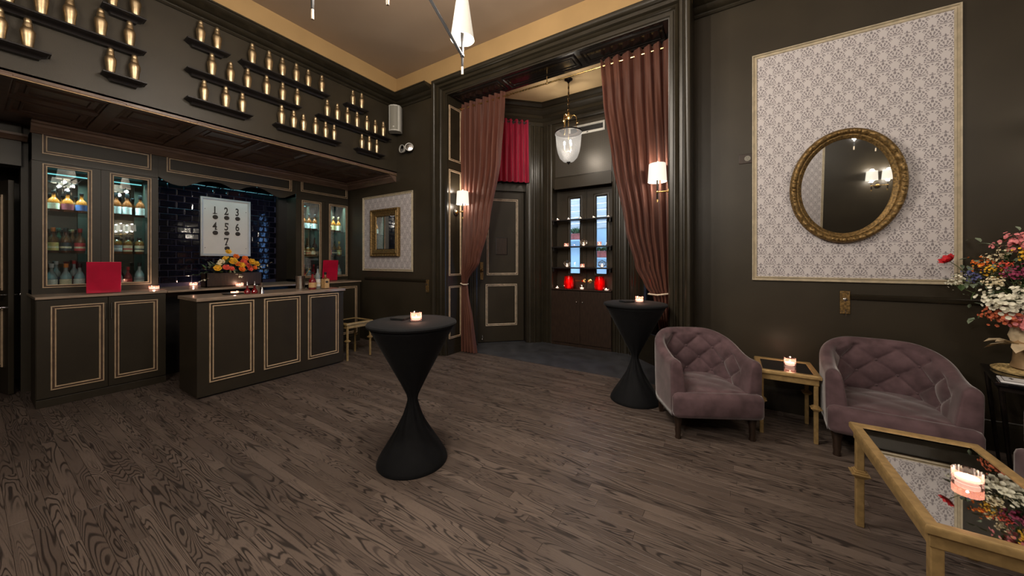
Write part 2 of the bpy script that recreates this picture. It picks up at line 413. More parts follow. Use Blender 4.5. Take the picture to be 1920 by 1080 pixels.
# frames used on walls: local x along the wall, local -y out of the wall
FX = lambda x, y0, z0=0: mx((x, y0, z0), R(90))         # wall facing +X, local x -> +Y
FY = lambda x0, y, z0=0: mx((x0, y, z0), 0)             # wall facing -Y, local x -> +X
BEAD = [(0,0),(0,.008),(.002,.012),(.009,.013),(.0115,.009),(.013,.002),(.0235,.002),(.025,.008),(.028,.012),(.034,.011),(.037,.006),(.038,0)]
def bead(k): return [(d*k, o*k) for d, o in BEAD]
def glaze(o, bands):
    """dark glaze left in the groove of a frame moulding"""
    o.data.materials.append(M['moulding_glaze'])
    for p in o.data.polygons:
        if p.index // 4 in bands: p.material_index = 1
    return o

# ------------------------------------------------------------------ structure
XW, ZS, HC, YE, YR = -5.12, 3.078, 4.815, 4.2, 4.45
XL, XU, XT = -6.04, -6.58, -6.95
# ---- floor with strip planks (running along X)
fl = struct(MB().box((-9, -2.6, -.12), (4.7, 4.57, -.016)).build('floor', 'dark_wood'), 'dark oak strip floor')
PWD = .07
planks = []
row = 0; y = -2.45
while y < 4.55:
    x = -7.2 - rnd.random()*1.2
    y1 = min(y + PWD, 4.565)
    while x < 4.6:
        L = rnd.choice((.35, .5, .65, .8, 1.0, 1.2, 1.45, 1.7)) * (.85 + .3*rnd.random()); planks.append((x, min(x+L, 4.6), y, y1, rnd.random())); x += L
    y = y1; row += 1
Fv = (-math.sin(R(32.25)), math.cos(R(32.25))); Rv = (Fv[1], -Fv[0])
def near(p):
    best = None
    for xx in (p[0], (p[0]+p[1])/2, p[1]):
        yy = (p[2]+p[3])/2; z = Fv[0]*xx + Fv[1]*yy; r = Rv[0]*xx + Rv[1]*yy
        if z > .5 and abs(r/z) < 1.5 and 1.53/z < .93: best = z if best is None else min(best, z)
    return best if best else 99
planks.sort(key=near)
def plank_geo(p, vs, fs):
    x0, x1, y0, y1, tn = p; g = .0004; c = .0013; d = rnd.random()*.0005; o = len(vs)
    x0 += g; x1 -= g; y0 += g; y1 -= g
    vs += [(x0,y0,-.016),(x1,y0,-.016),(x1,y1,-.016),(x0,y1,-.016),(x0,y0,-c-d),(x1,y0,-c-d),(x1,y1,-c-d),(x0,y1,-c-d),
           (x0+c,y0+c,-d),(x1-c,y0+c,-d),(x1-c,y1-c,-d),(x0+c,y1-c,-d)]
    for q in ((0,1,5,4),(1,2,6,5),(2,3,7,6),(3,0,4,7),(4,5,9,8),(5,6,10,9),(6,7,11,10),(7,4,8,11),(8,9,10,11)): fs.append(tuple(i+o for i in q))
def plank_obj(ps, kind=None):
    vs = []; fs = []; tn = []
    for p in ps: n0 = len(vs); plank_geo(p, vs, fs); tn += [p[4]]*(len(vs)-n0)
    me = bpy.data.meshes.new('plank'); me.from_pydata(vs, [], fs); me.update()
    a = me.attributes.new('tone', 'FLOAT', 'POINT'); a.data.foreach_set('value', tn)
    me.materials.append(M['oak_plank']); o = bpy.data.objects.new('plank' if not kind else 'planks', me); COL.objects.link(o); o.parent = fl
    if kind: o['kind'] = kind
for p in planks[:300]: plank_obj([p])
plank_obj(planks[300:], 'stuff')
struct(MB().box((-5.2, 4.57, -.12), (.6, 6.3, 0)).build('floor', 'bay_floor'), 'dark slate floor of the entrance bay')
# ---- ceiling and frieze
struct(MB().box((-5.5, -2.6, HC), (4.8, 4.75, HC+.15)).build('ceiling', 'ceiling_paint'), 'taupe painted ceiling')
fz = MB().box((XW, -2.4, 4.30), (XW+.012, YE, HC)).box((XW+.012, YE-.012, 4.30), (-.35, YE, HC)).box((-.35, YR-.012, 4.42), (4.5, YR, HC))
struct(fz.build('trim_1', 'frieze_paint'), 'tan frieze band under the ceiling')
# ---- left wall (upper part over the bar) and recess
struct(MB().box((-5.5, -2.6, ZS+.04), (XW, YE+.1, HC)).build('wall_left', 'wall_paint'), 'dark olive wall above the bar')
lw = MB().box((-7.15, .36, 0), (XT-.012, YE+.1, 3.3)).box((-7.15, -2.6, 0), (-6.9, -.75, 3.3)).box((-7.15, -.75, 2.62), (-6.9, .36, 3.3))
struct(lw.build('wall_bar', 'wall_paint'), 'dark wall behind the bar cabinets')
# hall behind the service doorway
hl = MB().box((-8.0, -.9, -.1), (-7.9, 1.2, 3.3)).box((-8.0, 1.1, -.1), (-7.15, 1.2, 3.3)).box((-8.0, -.95, -.1), (-7.15, -.85, 3.3)).box((-8.0, -.95, 3.2), (-7.15, 1.2, 3.3))
struct(hl.build('wall_hall', 'wall_paint'), 'dark hall behind the service door')
# ---- end wall, right wall, rear walls
ew = MB().box((-7.15, YE, 0), (-3.95, 4.59, HC)).box((-3.95, YE, 4.25), (-.45, 4.59, HC)).box((-.45, 4.2, 0), (-.355, 4.59, HC))
struct(ew.build('wall_end', 'wall_paint'), 'dark olive end wall around the bay opening')
struct(MB().box((-.40, YR, 0), (4.7, YR+.2, HC)).build('wall_right', 'wall_paint'), 'dark olive wall behind the armchairs')
struct(MB().box((-7.2, -2.6, 0), (4.7, -2.4, HC)).build('wall_back', 'wall_paint'))
struct(MB().box((4.5, -2.6, 0), (4.7, 4.7, HC)).build('wall_far', 'wall_paint'))
# ---- main crown moulding (left wall + end wall, then over the right wall)
CR = [(0,4.27),(.02,4.27),(.035,4.285),(.035,4.30),(.06,4.305),(.09,4.325),(.105,4.345),(.13,4.348),(.15,4.36),(.19,4.368),(.225,4.39),(.235,4.405),(.25,4.408),(.25,4.425),(0,4.425)]
struct(MB().rail(CR, [(XW, -2.4), (XW, YE), (-4.16, YE)]).build('trim_2', 'trim_paint', smooth=True), 'stepped crown moulding')
struct(MB().rail(CR, [(-.35, YR), (4.5, YR), (4.5, -2.4), (XW, -2.4)]).build('trim_3', 'trim_paint', smooth=True))
# ---- casing of the bay opening, mitred, deep moulded profile
XI0, XI1, ZI = -3.863, -.583, 4.202
cas = [(0,4.17),(0,4.16),(.012,4.155),(.018,4.135),(.050,4.130),(.056,4.142),(.070,4.142),(.076,4.112),(.090,4.098),(.104,4.108),(.112,4.118),(.120,4.085),(.150,4.080),(.156,4.094),(.166,4.094),(.172,4.062),(.184,4.040),(.205,4.030),(.224,4.034),(.232,4.052),(.232,4.22)]
vs = []; fs = []
for d, yy in cas: vs += [(XI0-d, yy, 0), (XI0-d, yy, ZI+d), (XI1+d, yy, ZI+d), (XI1+d, yy, 0)]
for a in range(len(cas)-1):
    for i in range(3): fs.append((a*4+i, a*4+i+1, (a+1)*4+i+1, (a+1)*4+i))
# the right-hand pier is deeper: close it back to the right wall
cs = MB().add(vs, fs); cs.box((-.40, 4.08, 0), (-.352, YR, HC))
struct(cs.build('trim_4', 'trim_paint', smooth=True, angle=50), 'deep moulded casing around the bay opening')
# jamb linings and panelled head
jm = MB().box((-3.97, 4.165, 0), (XI0, 4.59, ZI)).box((XI1, 4.165, 0), (-.45, 4.59, ZI))
struct(jm.build('trim_5', 'trim_paint'), 'jamb linings of the bay opening')
hd = struct(MB().box((-3.97, 4.165, ZI), (-.45, 4.59, ZI+.06)).build('trim_6', 'gloss_black'), 'glossy black panelled head of the bay opening')
PNL = [(0,0),(0,.012),(.008,.018),(.018,.010),(.024,.003),(.05,.003),(.058,.010),(.068,.003)]
for x0, x1 in ((-3.80, -2.93), (-2.85, -1.72), (-1.64, -.65)):
    mb = MB(); mb.at(Matrix.Translation((x0, 4.24, ZI)) @ Matrix.Rotation(R(-90), 4, 'X') @ Matrix.Identity(4))
    # local xz plane mapped to the underside (front towards -Z)
    mb.M = Matrix(((1,0,0,x0),(0,0,1,4.225),(0,1,0,ZI),(0,0,0,1)))
    mb.frame(x1-x0, .30, PNL).build('panel', 'gloss_black', hd, smooth=True)
# cream moulding frames on the left jamb
jl = struct(MB().box((XI0, 4.175, .0), (XI0+.006, 4.59, .12)).build('trim_7', 'trim_paint'), 'panelled left jamb with cream mouldings')
for z0, z1 in ((3.17, 4.06), (1.285, 3.02), (.26, 1.115)):
    glaze(MB().at(FX(XI0, 4.205, z0)).frame(.30, z1-z0, bead(.8)).build('moulding', 'cream_moulding', jl, smooth=True), (4, 5, 6))
# ---- chair rails and baseboards
RAILP = [(0,1.165),(.018,1.170),(.026,1.185),(.030,1.205),(.018,1.215),(0,1.218)]
BASEP = [(0,0),(.02,0),(.02,.20),(.014,.215),(.008,.235),(0,.24)]
struct(MB().rail(RAILP, [(-6.03, YE), (-4.36, YE)]).rail(BASEP, [(-6.03, YE), (-4.12, YE)]).build('baseboard_end', 'trim_paint', smooth=True), 'chair rail and skirting of the end wall')
struct(MB().rail(RAILP, [(.95, YR), (4.5, YR)]).rail(BASEP, [(-.34, YR), (4.5, YR)]).build('baseboard_right', 'trim_paint', smooth=True), 'chair rail and skirting behind the armchairs')
# ---- bay (alcove) walls
S2 = math.sqrt(.5)
ML = Matrix(((S2, -S2, 0, -4.26), (S2, S2, 0, 4.59), (0, 0, 1, 0), (0, 0, 0, 1)))    # x along the wall, +y into the wall
MR = Matrix(((S2, S2, 0, -1.42), (-S2, S2, 0, 5.85), (0, 0, 1, 0), (0, 0, 0, 1)))
LCH = 1.782
wl = MB().at(ML).box((-.1, 0, 0), (.55, .3, 4.5)).box((1.46, 0, 0), (LCH+.05, .3, 4.5)).box((.55, 0, 4.15), (1.46, .3, 4.5)).box((.55, .17, 2.87), (1.46, .3, 4.15))
struct(wl.build('wall_bay_left', 'trim_paint'), 'angled bay wall around the panelled door')
for a, b in (((-3.1, 5.85, 2.87), (-1.35, 6.12, 4.5)), ((-3.1, 5.85, 0), (-2.80, 6.12, 2.87)), ((-1.69, 5.85, 0), (-1.35, 6.12, 2.87)), ((-2.80, 6.09, 0), (-1.69, 6.12, 1.0))):
    struct(MB().box(a, b).build('wall_bay_back', 'trim_paint'), 'bay wall with the candle niche')
wr = MB().at(MR).box((-.05, 0, 0), (.30, .25, 4.5)).box((.92, 0, 0), (LCH+.1, .25, 4.5)).box((.30, 0, 3.15), (.92, .25, 4.5)).box((.30, 0, 0), (.92, .25, .35))
struct(wr.build('wall_bay_right', 'trim_paint'), 'angled bay wall with the tall window')
struct(MB().box((-4.4, 4.50, 0), (-3.90, 4.60, 4.5)).box((-.55, 4.50, 0), (-.05, 4.60, 4.5)).build('wall_bay_return', 'trim_paint'))
struct(MB().box((-4.6, 4.59, 4.42), (.2, 6.3, 4.52)).build('ceiling_bay', 'alcove_ceiling'), 'cream ceiling of the bay')
CB = [(0,4.05),(.025,4.055),(.03,4.075),(.03,4.12),(.05,4.13),(.07,4.165),(.09,4.175),(.09,4.225),(.11,4.235),(.14,4.29),(.165,4.305),(.165,4.33),(.19,4.34),(.205,4.37),(.21,4.395),(.22,4.40),(.22,4.42),(0,4.42)]
struct(MB().rail(CB, [(-4.26, 4.59), (-3.0, 5.85), (-1.42, 5.85), (-.16, 4.59)]).build('trim_8', 'trim_paint', smooth=True), 'heavy stepped cornice of the bay')
# fluted pilaster casings of the bay
PILA = [(0,0),(0,.02),(.012,.028),(.03,.028),(.036,.012),(.05,.012),(.056,.030),(.066,.034),(.078,.030),(.084,.014),(.10,.014),(.106,.024),(.13,.026),(.142,.016),(.146,0)]
def pilaster(mtx, x0, w, z1, name):
    k = w/.146; mb = MB().at(mtx)
    n = len(PILA); vs = [(x0 + d*k, -o, 0) for d, o in PILA] + [(x0 + d*k, -o, z1) for d, o in PILA]
    mb.add(vs, [(i, i+1, n+i+1, n+i) for i in range(n-1)]); return struct(mb.build(name, 'trim_paint', smooth=True, angle=40), 'moulded pilaster casing of the bay')
YB = Matrix.Translation((0, 5.85, 0))
pilaster(ML, 1.50, .25, 4.10, 'trim_9'); pilaster(ML, .30, .24, 4.10, 'trim_10')
pilaster(YB, -2.985, .19, 4.10, 'trim_11'); pilaster(YB, -1.685, .25, 4.10, 'trim_12')
pilaster(MR, .05, .22, 4.10, 'trim_13')
struct(MB().at(ML).box((.45, .215, 0), (1.56, .30, 2.88)).build('wall_light_block', 'trim_paint'), 'unseen dark backing added behind the panelled door to block daylight')  # backing added to stop daylight leaking around the door edges
struct(MB().box((-2.82, 6.04, 2.845), (-1.67, 6.12, 2.90)).build('trim_22', 'trim_paint'), 'head strip added over the glazed doors to close a daylight gap')  # strip added where daylight leaked in above the door leaves
# ---- door_1: panelled door with a peep hatch on the angled wall
MD = ML @ Matrix.Translation((.56, .163, .012))
d1 = MB().at(MD).box((0, 0, 0), (.89, .045, 2.83), .003).build('door_1', 'cabinet_paint'); struct(d1, 'dark panelled door with cream mouldings')
def on(mtx, x, z, y=0): return mtx @ Matrix.Translation((x, y, z))
glaze(MB().at(on(MD, .175, 1.25)).frame(.60, 1.43, bead(1.0)).build('moulding', 'cream_bright', d1, smooth=True), (4, 5, 6))
glaze(MB().at(on(MD, .155, .30)).frame(.60, .78, bead(1.0)).build('moulding', 'cream_bright', d1, smooth=True), (4, 5, 6))
MB().at(on(MD, .345, 1.63)).box((0, -.004, 0), (.225, .002, .33)).build('hatch', 'dark_wood', d1, label='small brown hatch pane')
MB().at(on(MD, .345, 1.63)).frame(.225, .33, [(0,0),(0,.008),(.012,.010),(.014,.002)]).build('hatch_frame', 'shelf_black', d1)
MB().at(on(MD, .05, 1.165)).box((0, -.012, 0), (.06, 0, .33), .004).build('lock_plate', 'old_gold', d1, label='tall old brass lock plate')
k = MB().at(on(MD, .08, 1.34)); k.tube([(0, -.01, 0), (0, -.06, 0)], .009).sphere((0, -.075, 0), .028); k.build('knob', 'old_gold', d1, smooth=True)
st = MB().at(on(MD, .09, .05)); st.lathe([(.022, 0), (.020, .02), (.008, .035), (.006, .09), (.0, .095)], 10, (0, -.03, 0)); st.build('door_stop', 'chrome', d1, smooth=True)
tr = MB().at(ML).box((.55, .10, 2.84), (1.46, .2, 2.99)).box((.55, .12, 2.99), (1.46, .2, 4.15))
struct(tr.build('trim_14', 'trim_paint'), 'transom above the panelled door')
# ---- door_2: open service door left of the cabinets
MD2 = mx((-6.93, .315, .01), R(180+11))
d2 = struct(MB().at(MD2).box((0, 0, 0), (.92, .04, 2.44), .004).build('door_2', 'cabinet_paint'), 'dark service door standing open')
for z0, z1 in ((1.18, 2.28), (.30, .98)): glaze(MB().at(MD2 @ Matrix.Translation((.92-.15, .04, z0)) @ Matrix.Rotation(R(180), 4, 'Z')).frame(.62, z1-z0, bead(.9)).build('moulding', 'cream_moulding', d2, smooth=True), (4, 5, 6))
for sy, y0 in ((1, .04), (-1, 0)):
    k = MB().at(MD2 @ Matrix.Translation((.07, y0, 1.13))); k.lathe([(.026, -.004), (.026, .004)], 14); k.tube([(0, 0, 0), (0, sy*.05, 0)], .009).sphere((0, sy*.062, 0), .026); k.build('knob', 'chrome', d2, smooth=True)
k = MB().at(MD2 @ Matrix.Translation((.07, .04, .985))); k.tube([(0, 0, 0), (0, .05, 0), (.11, .055, .01)], .009); k.build('lever_handle', 'chrome', d2, smooth=True)
# cornice strip over the service doorway
struct(MB().rail([(0,2.90),(.03,2.905),(.05,2.93),(.09,2.95),(.09,2.975),(0,2.98)], [(-6.9, -2.4), (-6.9, .40)]).build('trim_15', 'soffit_wood', smooth=True))
# ---- soffit over the bar: coffered underside
sf = struct(MB().box((-7.1, -2.4, ZS+.02), (XW, YE, ZS+.06)).build('trim_16', 'soffit_wood'), 'coffered brown soffit above the bar')
MB().box((XW-.006, -2.4, ZS-.004), (XW+.005, YE, ZS+.006), .002).build('edge_bead', 'thin_gold', sf, label='thin brass edge of the soffit')
ribs = [-1.125, -.475, .175, .825, 1.475, 2.125, 2.775, 3.425, 4.075]
for i, yy in enumerate(ribs): MB().box((-6.42, yy-.055, ZS-.004), (XW+.006, yy+.055, ZS+.03), .008).build('coffer_rib', 'soffit_wood', sf)
for xx, w in ((-5.17, .05), (-5.72, .075), (-6.38, .06)): MB().box((xx-w, -2.4, ZS+.004), (xx+w, YE, ZS+.03), .01).build('coffer_rail', 'soffit_wood', sf)
CP = [(0,0),(0,.012),(.02,.022),(.035,.008),(.045,-.002),(.07,-.002),(.078,.014),(.092,.014),(.105,-.010),(.12,-.012)]
for i in range(len(ribs)-1):
    for x0, x1 in ((-5.22, -5.645), (-5.795, -6.32)):
        y0, y1 = ribs[i]+.055, ribs[i+1]-.055
        mb = MB(); mb.M = Matrix(((0,0,-1,x0),(1,0,0,y0),(0,1,0,ZS+.022),(0,0,0,1)))
        mb.frame(y1-y0, x0-x1, CP).build('coffer_moulding', 'soffit_wood', sf, smooth=True)
CC = [(0,2.955),(.02,2.96),(.03,2.975),(.05,2.985),(.07,3.01),(.09,3.02),(.10,3.045),(.13,3.055),(.14,3.08),(0,3.08)]
struct(MB().rail(CC, [(XU, .40), (XU, YE), (XW-.02, YE)]).build('trim_17', 'soffit_wood', smooth=True), 'brown cornice above the bar cabinets')
# ------------------------------------------------------------------ bar back: cabinets, tile, counter
def base_cabinet(label, y0, y1, ysplit, fr, hy):
    t = thing('base_cabinet', label, 'cabinet', (XL, y0, 0)); w = y1 - y0
    MB().box((-.46, 0, .085), (-.02, w, 1.125)).build('body', 'cabinet_paint', t)
    MB().box((-.46, 0, 0), (-.004, w, .083), .003).build('plinth', 'cabinet_paint', t)
    for a, b, (f0, f1) in ((.004, ysplit-y0-.002, fr[0]), (ysplit-y0+.002, w-.004, fr[1])):
        d = MB().box((-.02, a, .092), (0, b, 1.118), .002).build('door', 'cabinet_paint', t)
        glaze(MB().at(FX(0, f0-y0, .168)).frame(f1-f0, .885, bead(1.05)).build('moulding', 'cream_moulding', d, smooth=True), (4, 5, 6))
        h = hy[0] if a < .01 else hy[1]
        mb = MB(); mb.tube([(.026, h-y0, .87), (.026, h-y0, 1.05)], .006)
        for zz in (.89, 1.03): mb.tube([(0, h-y0, zz), (.026, h-y0, zz)], .004)
        mb.build('handle', 'steel', d, smooth=True)
    return t
base_cabinet('dark base cabinet with two cream-moulded doors below the larger lit bottle cabinet', .40, 1.375, .892, ((.492, .862), (.938, 1.298)), (.868, .914))
base_cabinet('dark base cabinet at the far end of the bar back, beside the framed small mirror', 3.12, 4.09, 3.602, ((3.19, 3.55), (3.655, 4.02)), (3.578, 3.624))
mid = thing('base_cabinet', 'black recessed base cabinet below the tiled wall, behind the bar', 'cabinet', (-6.40, 1.38, 0))
MB().box((-.3, 0, 0), (-.02, 1.735, 1.12)).build('body', 'shelf_black', mid)
for i in range(3): MB().box((-.02, .01+i*.575, .1), (0, .57+i*.575, 1.1), .003).build('door', 'shelf_black', mid)
tag(MB().box((-6.94, .395, 1.126), (-6.02, 1.38, 1.152), .004).build('countertop', 'counter_wood'), 'pale-edged wooden countertop on the cabinet nearest the service door', 'countertop')
tag(MB().box((-6.94, 1.384, 1.126), (-6.02, 4.10, 1.152), .004).build('countertop', 'counter_wood'), 'long wooden back-bar countertop below the tiles and the flower box', 'countertop')
CT = 1.152
def glass_cabinet(label, y0, y1, ysplit, gl, head, glow):
    t = thing('display_cabinet', label, 'cabinet', (XU, y0, CT)); w = y1-y0; H = 1.85
    b = MB().box((-.36, 0, 0), (-.02, .018, H)).box((-.36, w-.018, 0), (-.02, w, H)).box((-.36, 0, 1.52), (-.02, w, H)).box((-.36, 0, 0), (-.02, w, .045)).box((-.36, ysplit-y0-.012, 0), (-.02, ysplit-y0+.012, H))
    b.build('body', 'cabinet_paint', t)
    MB().box((-.365, .018, .045), (-.358, w-.018, 1.52)).build('mirror_back', 'cabinet_mirror', t, label='mirrored back panel')
    MB().box((-.02, 0, 1.505), (0, w, H), .002).build('header', 'cabinet_paint', t)
    glaze(MB().at(FX(0, head[0]-y0, head[2]-CT)).frame(head[1]-head[0], head[3]-head[2], bead(1.0)).build('moulding', 'cream_moulding', t, smooth=True), (4, 5, 6))
    for a, c, (g0, g1) in ((.0, ysplit-y0-.0015, gl[0]), (ysplit-y0+.0015, w, gl[1])):
        p, q, z0, z1 = g0-y0+.03, g1-y0-.03, .098, 1.452
        f = MB().box((-.02, a, .0), (0, p, 1.502)).box((-.02, q, 0), (0, c, 1.502)).box((-.02, p, 0), (0, q, z0)).box((-.02, p, z1), (0, q, 1.502))
        d = f.build('door', 'cabinet_paint', t)
        glaze(MB().at(FX(0, g0-y0, z0-.03)).frame(g1-g0, z1-z0+.06, bead(.95)).build('moulding', 'cream_moulding', d, smooth=True), (4, 5, 6))
        MB().box((-.013, p, z0), (-.009, q, z1)).build('glass_pane', 'cabinet_glass', d)
    for zz in (1.62, 2.11):
        for a, c in ((.02, ysplit-y0-.014), (ysplit-y0+.014, w-.02)): MB().box((-.35, a, zz-CT-.009), (-.05, c, zz-CT)).build('glass_shelf', 'shelf_glass', t)
    for a, c in ((.03, ysplit-y0-.02), (ysplit-y0+.02, w-.03)):
        MB().box((-.050, a, 1.470), (-.032, c, 1.482)).build('light_strip', 'led', t, label='cool light strip inside the cabinet top')
        l = bpy.data.lights.new('cabinet_light', 'AREA'); l.shape = 'RECTANGLE'; l.size = .06; l.size_y = c-a; l.energy = glow; l.spread = R(75); l.color = (.45, .92, 1)
        lo = bpy.data.objects.new('cabinet_light', l); COL.objects.link(lo); lo.parent = t; lo.location = (-.12, (a+c)/2, 1.485)
    return t
glass_cabinet('tall lit display cabinet with two glazed doors of bottles, nearest the service door', .41, 1.42, .912, ((.48, .842), (.983, 1.352)), (.478, 1.352, 2.742, 2.972), 16)
glass_cabinet('narrower-looking lit display cabinet of bottles in the far corner by the small mirror', 3.184, 4.19, 3.71, ((3.283, 3.637), (3.786, 4.165)), (3.266, 4.165, 2.785, 3.0), 16)
# scalloped valance between them
va = thing('valance', 'dark scalloped valance panel with a cream moulding above the black tiles', 'valance', (XU, 1.42, 2.585))
sc = [(1.42,2.68),(1.47,2.64),(1.553,2.60),(1.63,2.588),(1.71,2.60),(1.80,2.65),(1.87,2.69),(1.931,2.71),(2.02,2.72),(2.109,2.715),(2.18,2.69),(2.25,2.655),(2.291,2.646),(2.35,2.66),(2.42,2.70),(2.506,2.735),(2.6,2.74),(2.68,2.72),(2.76,2.68),(2.83,2.64),(2.92,2.618),(3.0,2.63),(3.09,2.68),(3.184,2.73)]
MB().prism([(yy-1.42, zz-2.585) for yy, zz in sc] + [(1.764, .42), (0, .42)], -.022, 0, 'x').build('panel', 'cabinet_paint', va)
glaze(MB().at(FX(0, .08, .172)).frame(1.613, .222, bead(1.0)).build('moulding', 'cream_moulding', va, smooth=True), (4, 5, 6))
ls = thing('light_strip', 'cool cyan light strip hidden behind the scalloped valance', 'light', (-6.64, 1.45, 2.752))
MB().box((-.02, 0, 0), (.0, 1.70, .012)).build('channel', 'steel', ls)
led = MB()
for i in range(56): led.box((-.016, .01+i*.030, -.004), (-.004, .024+i*.030, 0))
led.build('led_row', 'led', ls, kind='stuff')
for yy in (1.85, 2.75):
    l = bpy.data.lights.new('valance_light', 'AREA'); l.shape = 'RECTANGLE'; l.size = .02; l.size_y = .8; l.energy = .55; l.color = (.25, .85, 1)
    lo = bpy.data.objects.new('valance_light', l); COL.objects.link(lo); lo.location = (-6.66, yy, 2.745)
# subway tiles, each a piece
tw = struct(MB().box((XT-.012, 1.42, CT), (XT, 3.19, 3.05)).build('wall_tile', 'grout'), 'wall of glossy midnight tiles behind the bar')
TH, TL = .0925, .1745
_tm = {}
def tile(y0, y1, z0):
    key = round(y1-y0, 4)
    if key not in _tm:
        g = .003; b = .010; h = .010; a0, a1, c0, c1 = g, y1-y0-g, g, TH-g
        vs = [(0,a0,c0),(0,a1,c0),(0,a1,c1),(0,a0,c1),(h*.55,a0,c0),(h*.55,a1,c0),(h*.55,a1,c1),(h*.55,a0,c1),(h,a0+b,c0+b),(h,a1-b,c0+b),(h,a1-b,c1-b),(h,a0+b,c1-b)]
        fs = [(0,1,5,4),(1,2,6,5),(2,3,7,6),(3,0,4,7),(4,5,9,8),(5,6,10,9),(6,7,11,10),(7,4,8,11),(8,9,10,11)]
        me = bpy.data.meshes.new('tile'); me.from_pydata(vs, [], fs); me.update(); me.materials.append(M['tile_glaze']); _tm[key] = me
    o = bpy.data.objects.new('tile', _tm[key]); COL.objects.link(o); o.parent = tw; o.location = (XT, y0, z0)
    o.rotation_euler = (0, rnd.uniform(-.005, .005), rnd.uniform(-.005, .005))
r = 0; z0 = 2.498 - TH*15
while z0 < 2.80:
    if z0 > CT - .03:
        y = 1.514 - TL*(1 if r % 2 else 1.5)
        while y < 3.01:
            a, b_ = max(y, 1.42), min(y + TL, 3.015)
            if b_ - a > .03 and z0 + TH < 2.86: tile(a, b_, z0)
            y += TL
    z0 += TH; r += 1
struct(MB().box((XT, 3.015, CT), (XT+.03, 3.184, 2.95)).build('trim_18', 'gloss_black'), 'black strip beside the tiles')
# numbered board
bd = thing('numbered_board', 'white framed board with black numbers one to seven and black discs', 'board', (XT+.014, 1.955, 1.605))
MB().box((0, 0, 0), (.012, .66, .925)).build('panel', 'board_white', bd)
MB().at(FX(.010, 0, 0)).frame(.66, .925, [(0,-.01),(0,.018),(.004,.022),(.022,.022),(.026,.014),(.034,.012),(.038,0)]).build('frame', 'board_frame', bd, smooth=True)
def digit(ch, y, z, h=.118):
    cu = bpy.data.curves.new('digit', 'FONT'); cu.body = ch; cu.size = h*1.43; cu.extrude = .001; cu.offset = .0035; cu.align_x = 'CENTER'
    tmp = bpy.data.objects.new('tmp', cu); COL.objects.link(tmp); dg = bpy.context.evaluated_depsgraph_get(); dg.update()
    me = bpy.data.meshes.new_from_object(tmp.evaluated_get(dg)); bpy.data.objects.remove(tmp)
    bm = bmesh.new(); bm.from_mesh(me)
    for v in bm.verts: v.co.x *= .66
    def bx(x0, y0, x1, y1):
        q = [bm.verts.new((x0, y0, .001)), bm.verts.new((x1, y0, .001)), bm.verts.new((x1, y1, .001)), bm.verts.new((x0, y1, .001))]; bm.faces.new(q)
    if ch == '1': bx(-.026, 0, .030, .012)
    if ch == '4': bx(-.002, 0, .032, .012)
    if ch == '7': bx(-.024, 0, .014, .012); bx(-.034, h-.035, -.024, h)
    if ch in '25': bx(.020, 0, .030, .030) if ch == '2' else bx(.018, h-.032, .028, h)
    bm.to_mesh(me); bm.free(); me.materials.clear(); me.materials.append(M['ink'])
    o = bpy.data.objects.new('digit', me); COL.objects.link(o); o.parent = bd
    o.matrix_local = Matrix(((0,0,1,.0145),(1,0,0,y),(0,1,0,z),(0,0,0,1)))
for ch, yy, zz in (('1', 2.135, 2.275), ('2', 2.282, 2.275), ('3', 2.430, 2.275), ('4', 2.135, 2.025), ('5', 2.284, 2.025), ('6', 2.432, 2.025), ('7', 2.288, 1.782)):
    digit(ch, yy-1.955, zz-1.605)
    mb = MB(); mb.M = Matrix(((0,0,1,.012),(1,0,0,yy-1.955+.006),(0,1,0,zz-1.605-.050),(0,0,0,1)))
    mb.lathe([(.034, 0), (.034, .008), (.028, .012), (.0, .010)], 20); mb.build('disc', 'ink', bd, smooth=True)
for yy, zz in ((.06, .74), (.60, .74), (.06, .13), (.60, .13)):
    mb = MB(); mb.M = Matrix(((0,0,1,.012),(1,0,0,yy),(0,1,0,zz),(0,0,0,1))); mb.lathe([(.006, 0), (.004, .003), (0, .004)], 8); mb.build('screw', 'ink', bd)
# ---- front bar
bar = thing('bar_counter', 'free-standing dark bar with three cream-moulded panels and a wooden top', 'bar', (-4.94, 1.37, 0))
MB().box((-.58, .0, .02), (-.006, 1.70, 1.08), .004).build('body', 'cabinet_paint', bar)
MB().box((-.55, .03, 0), (-.04, 1.67, .02)).build('plinth', 'shelf_black', bar)
MB().box((-.60, -.012, 1.08), (.022, 1.715, 1.118), .004).build('top', 'counter_wood', bar)
for f0, f1 in ((1.474, 1.908), (2.013, 2.447), (2.548, 2.988)):
    p = MB().box((-.006, f0-1.37+.02, .18), (-.003, f1-1.37-.02, 1.04)).build('panel', 'cabinet_paint', bar)
    glaze(MB().at(FX(-.006, f0-1.37, .163)).frame(f1-f0, .892, bead(1.15)).build('moulding', 'cream_moulding', p, smooth=True), (4, 5, 6))
BT = 1.119
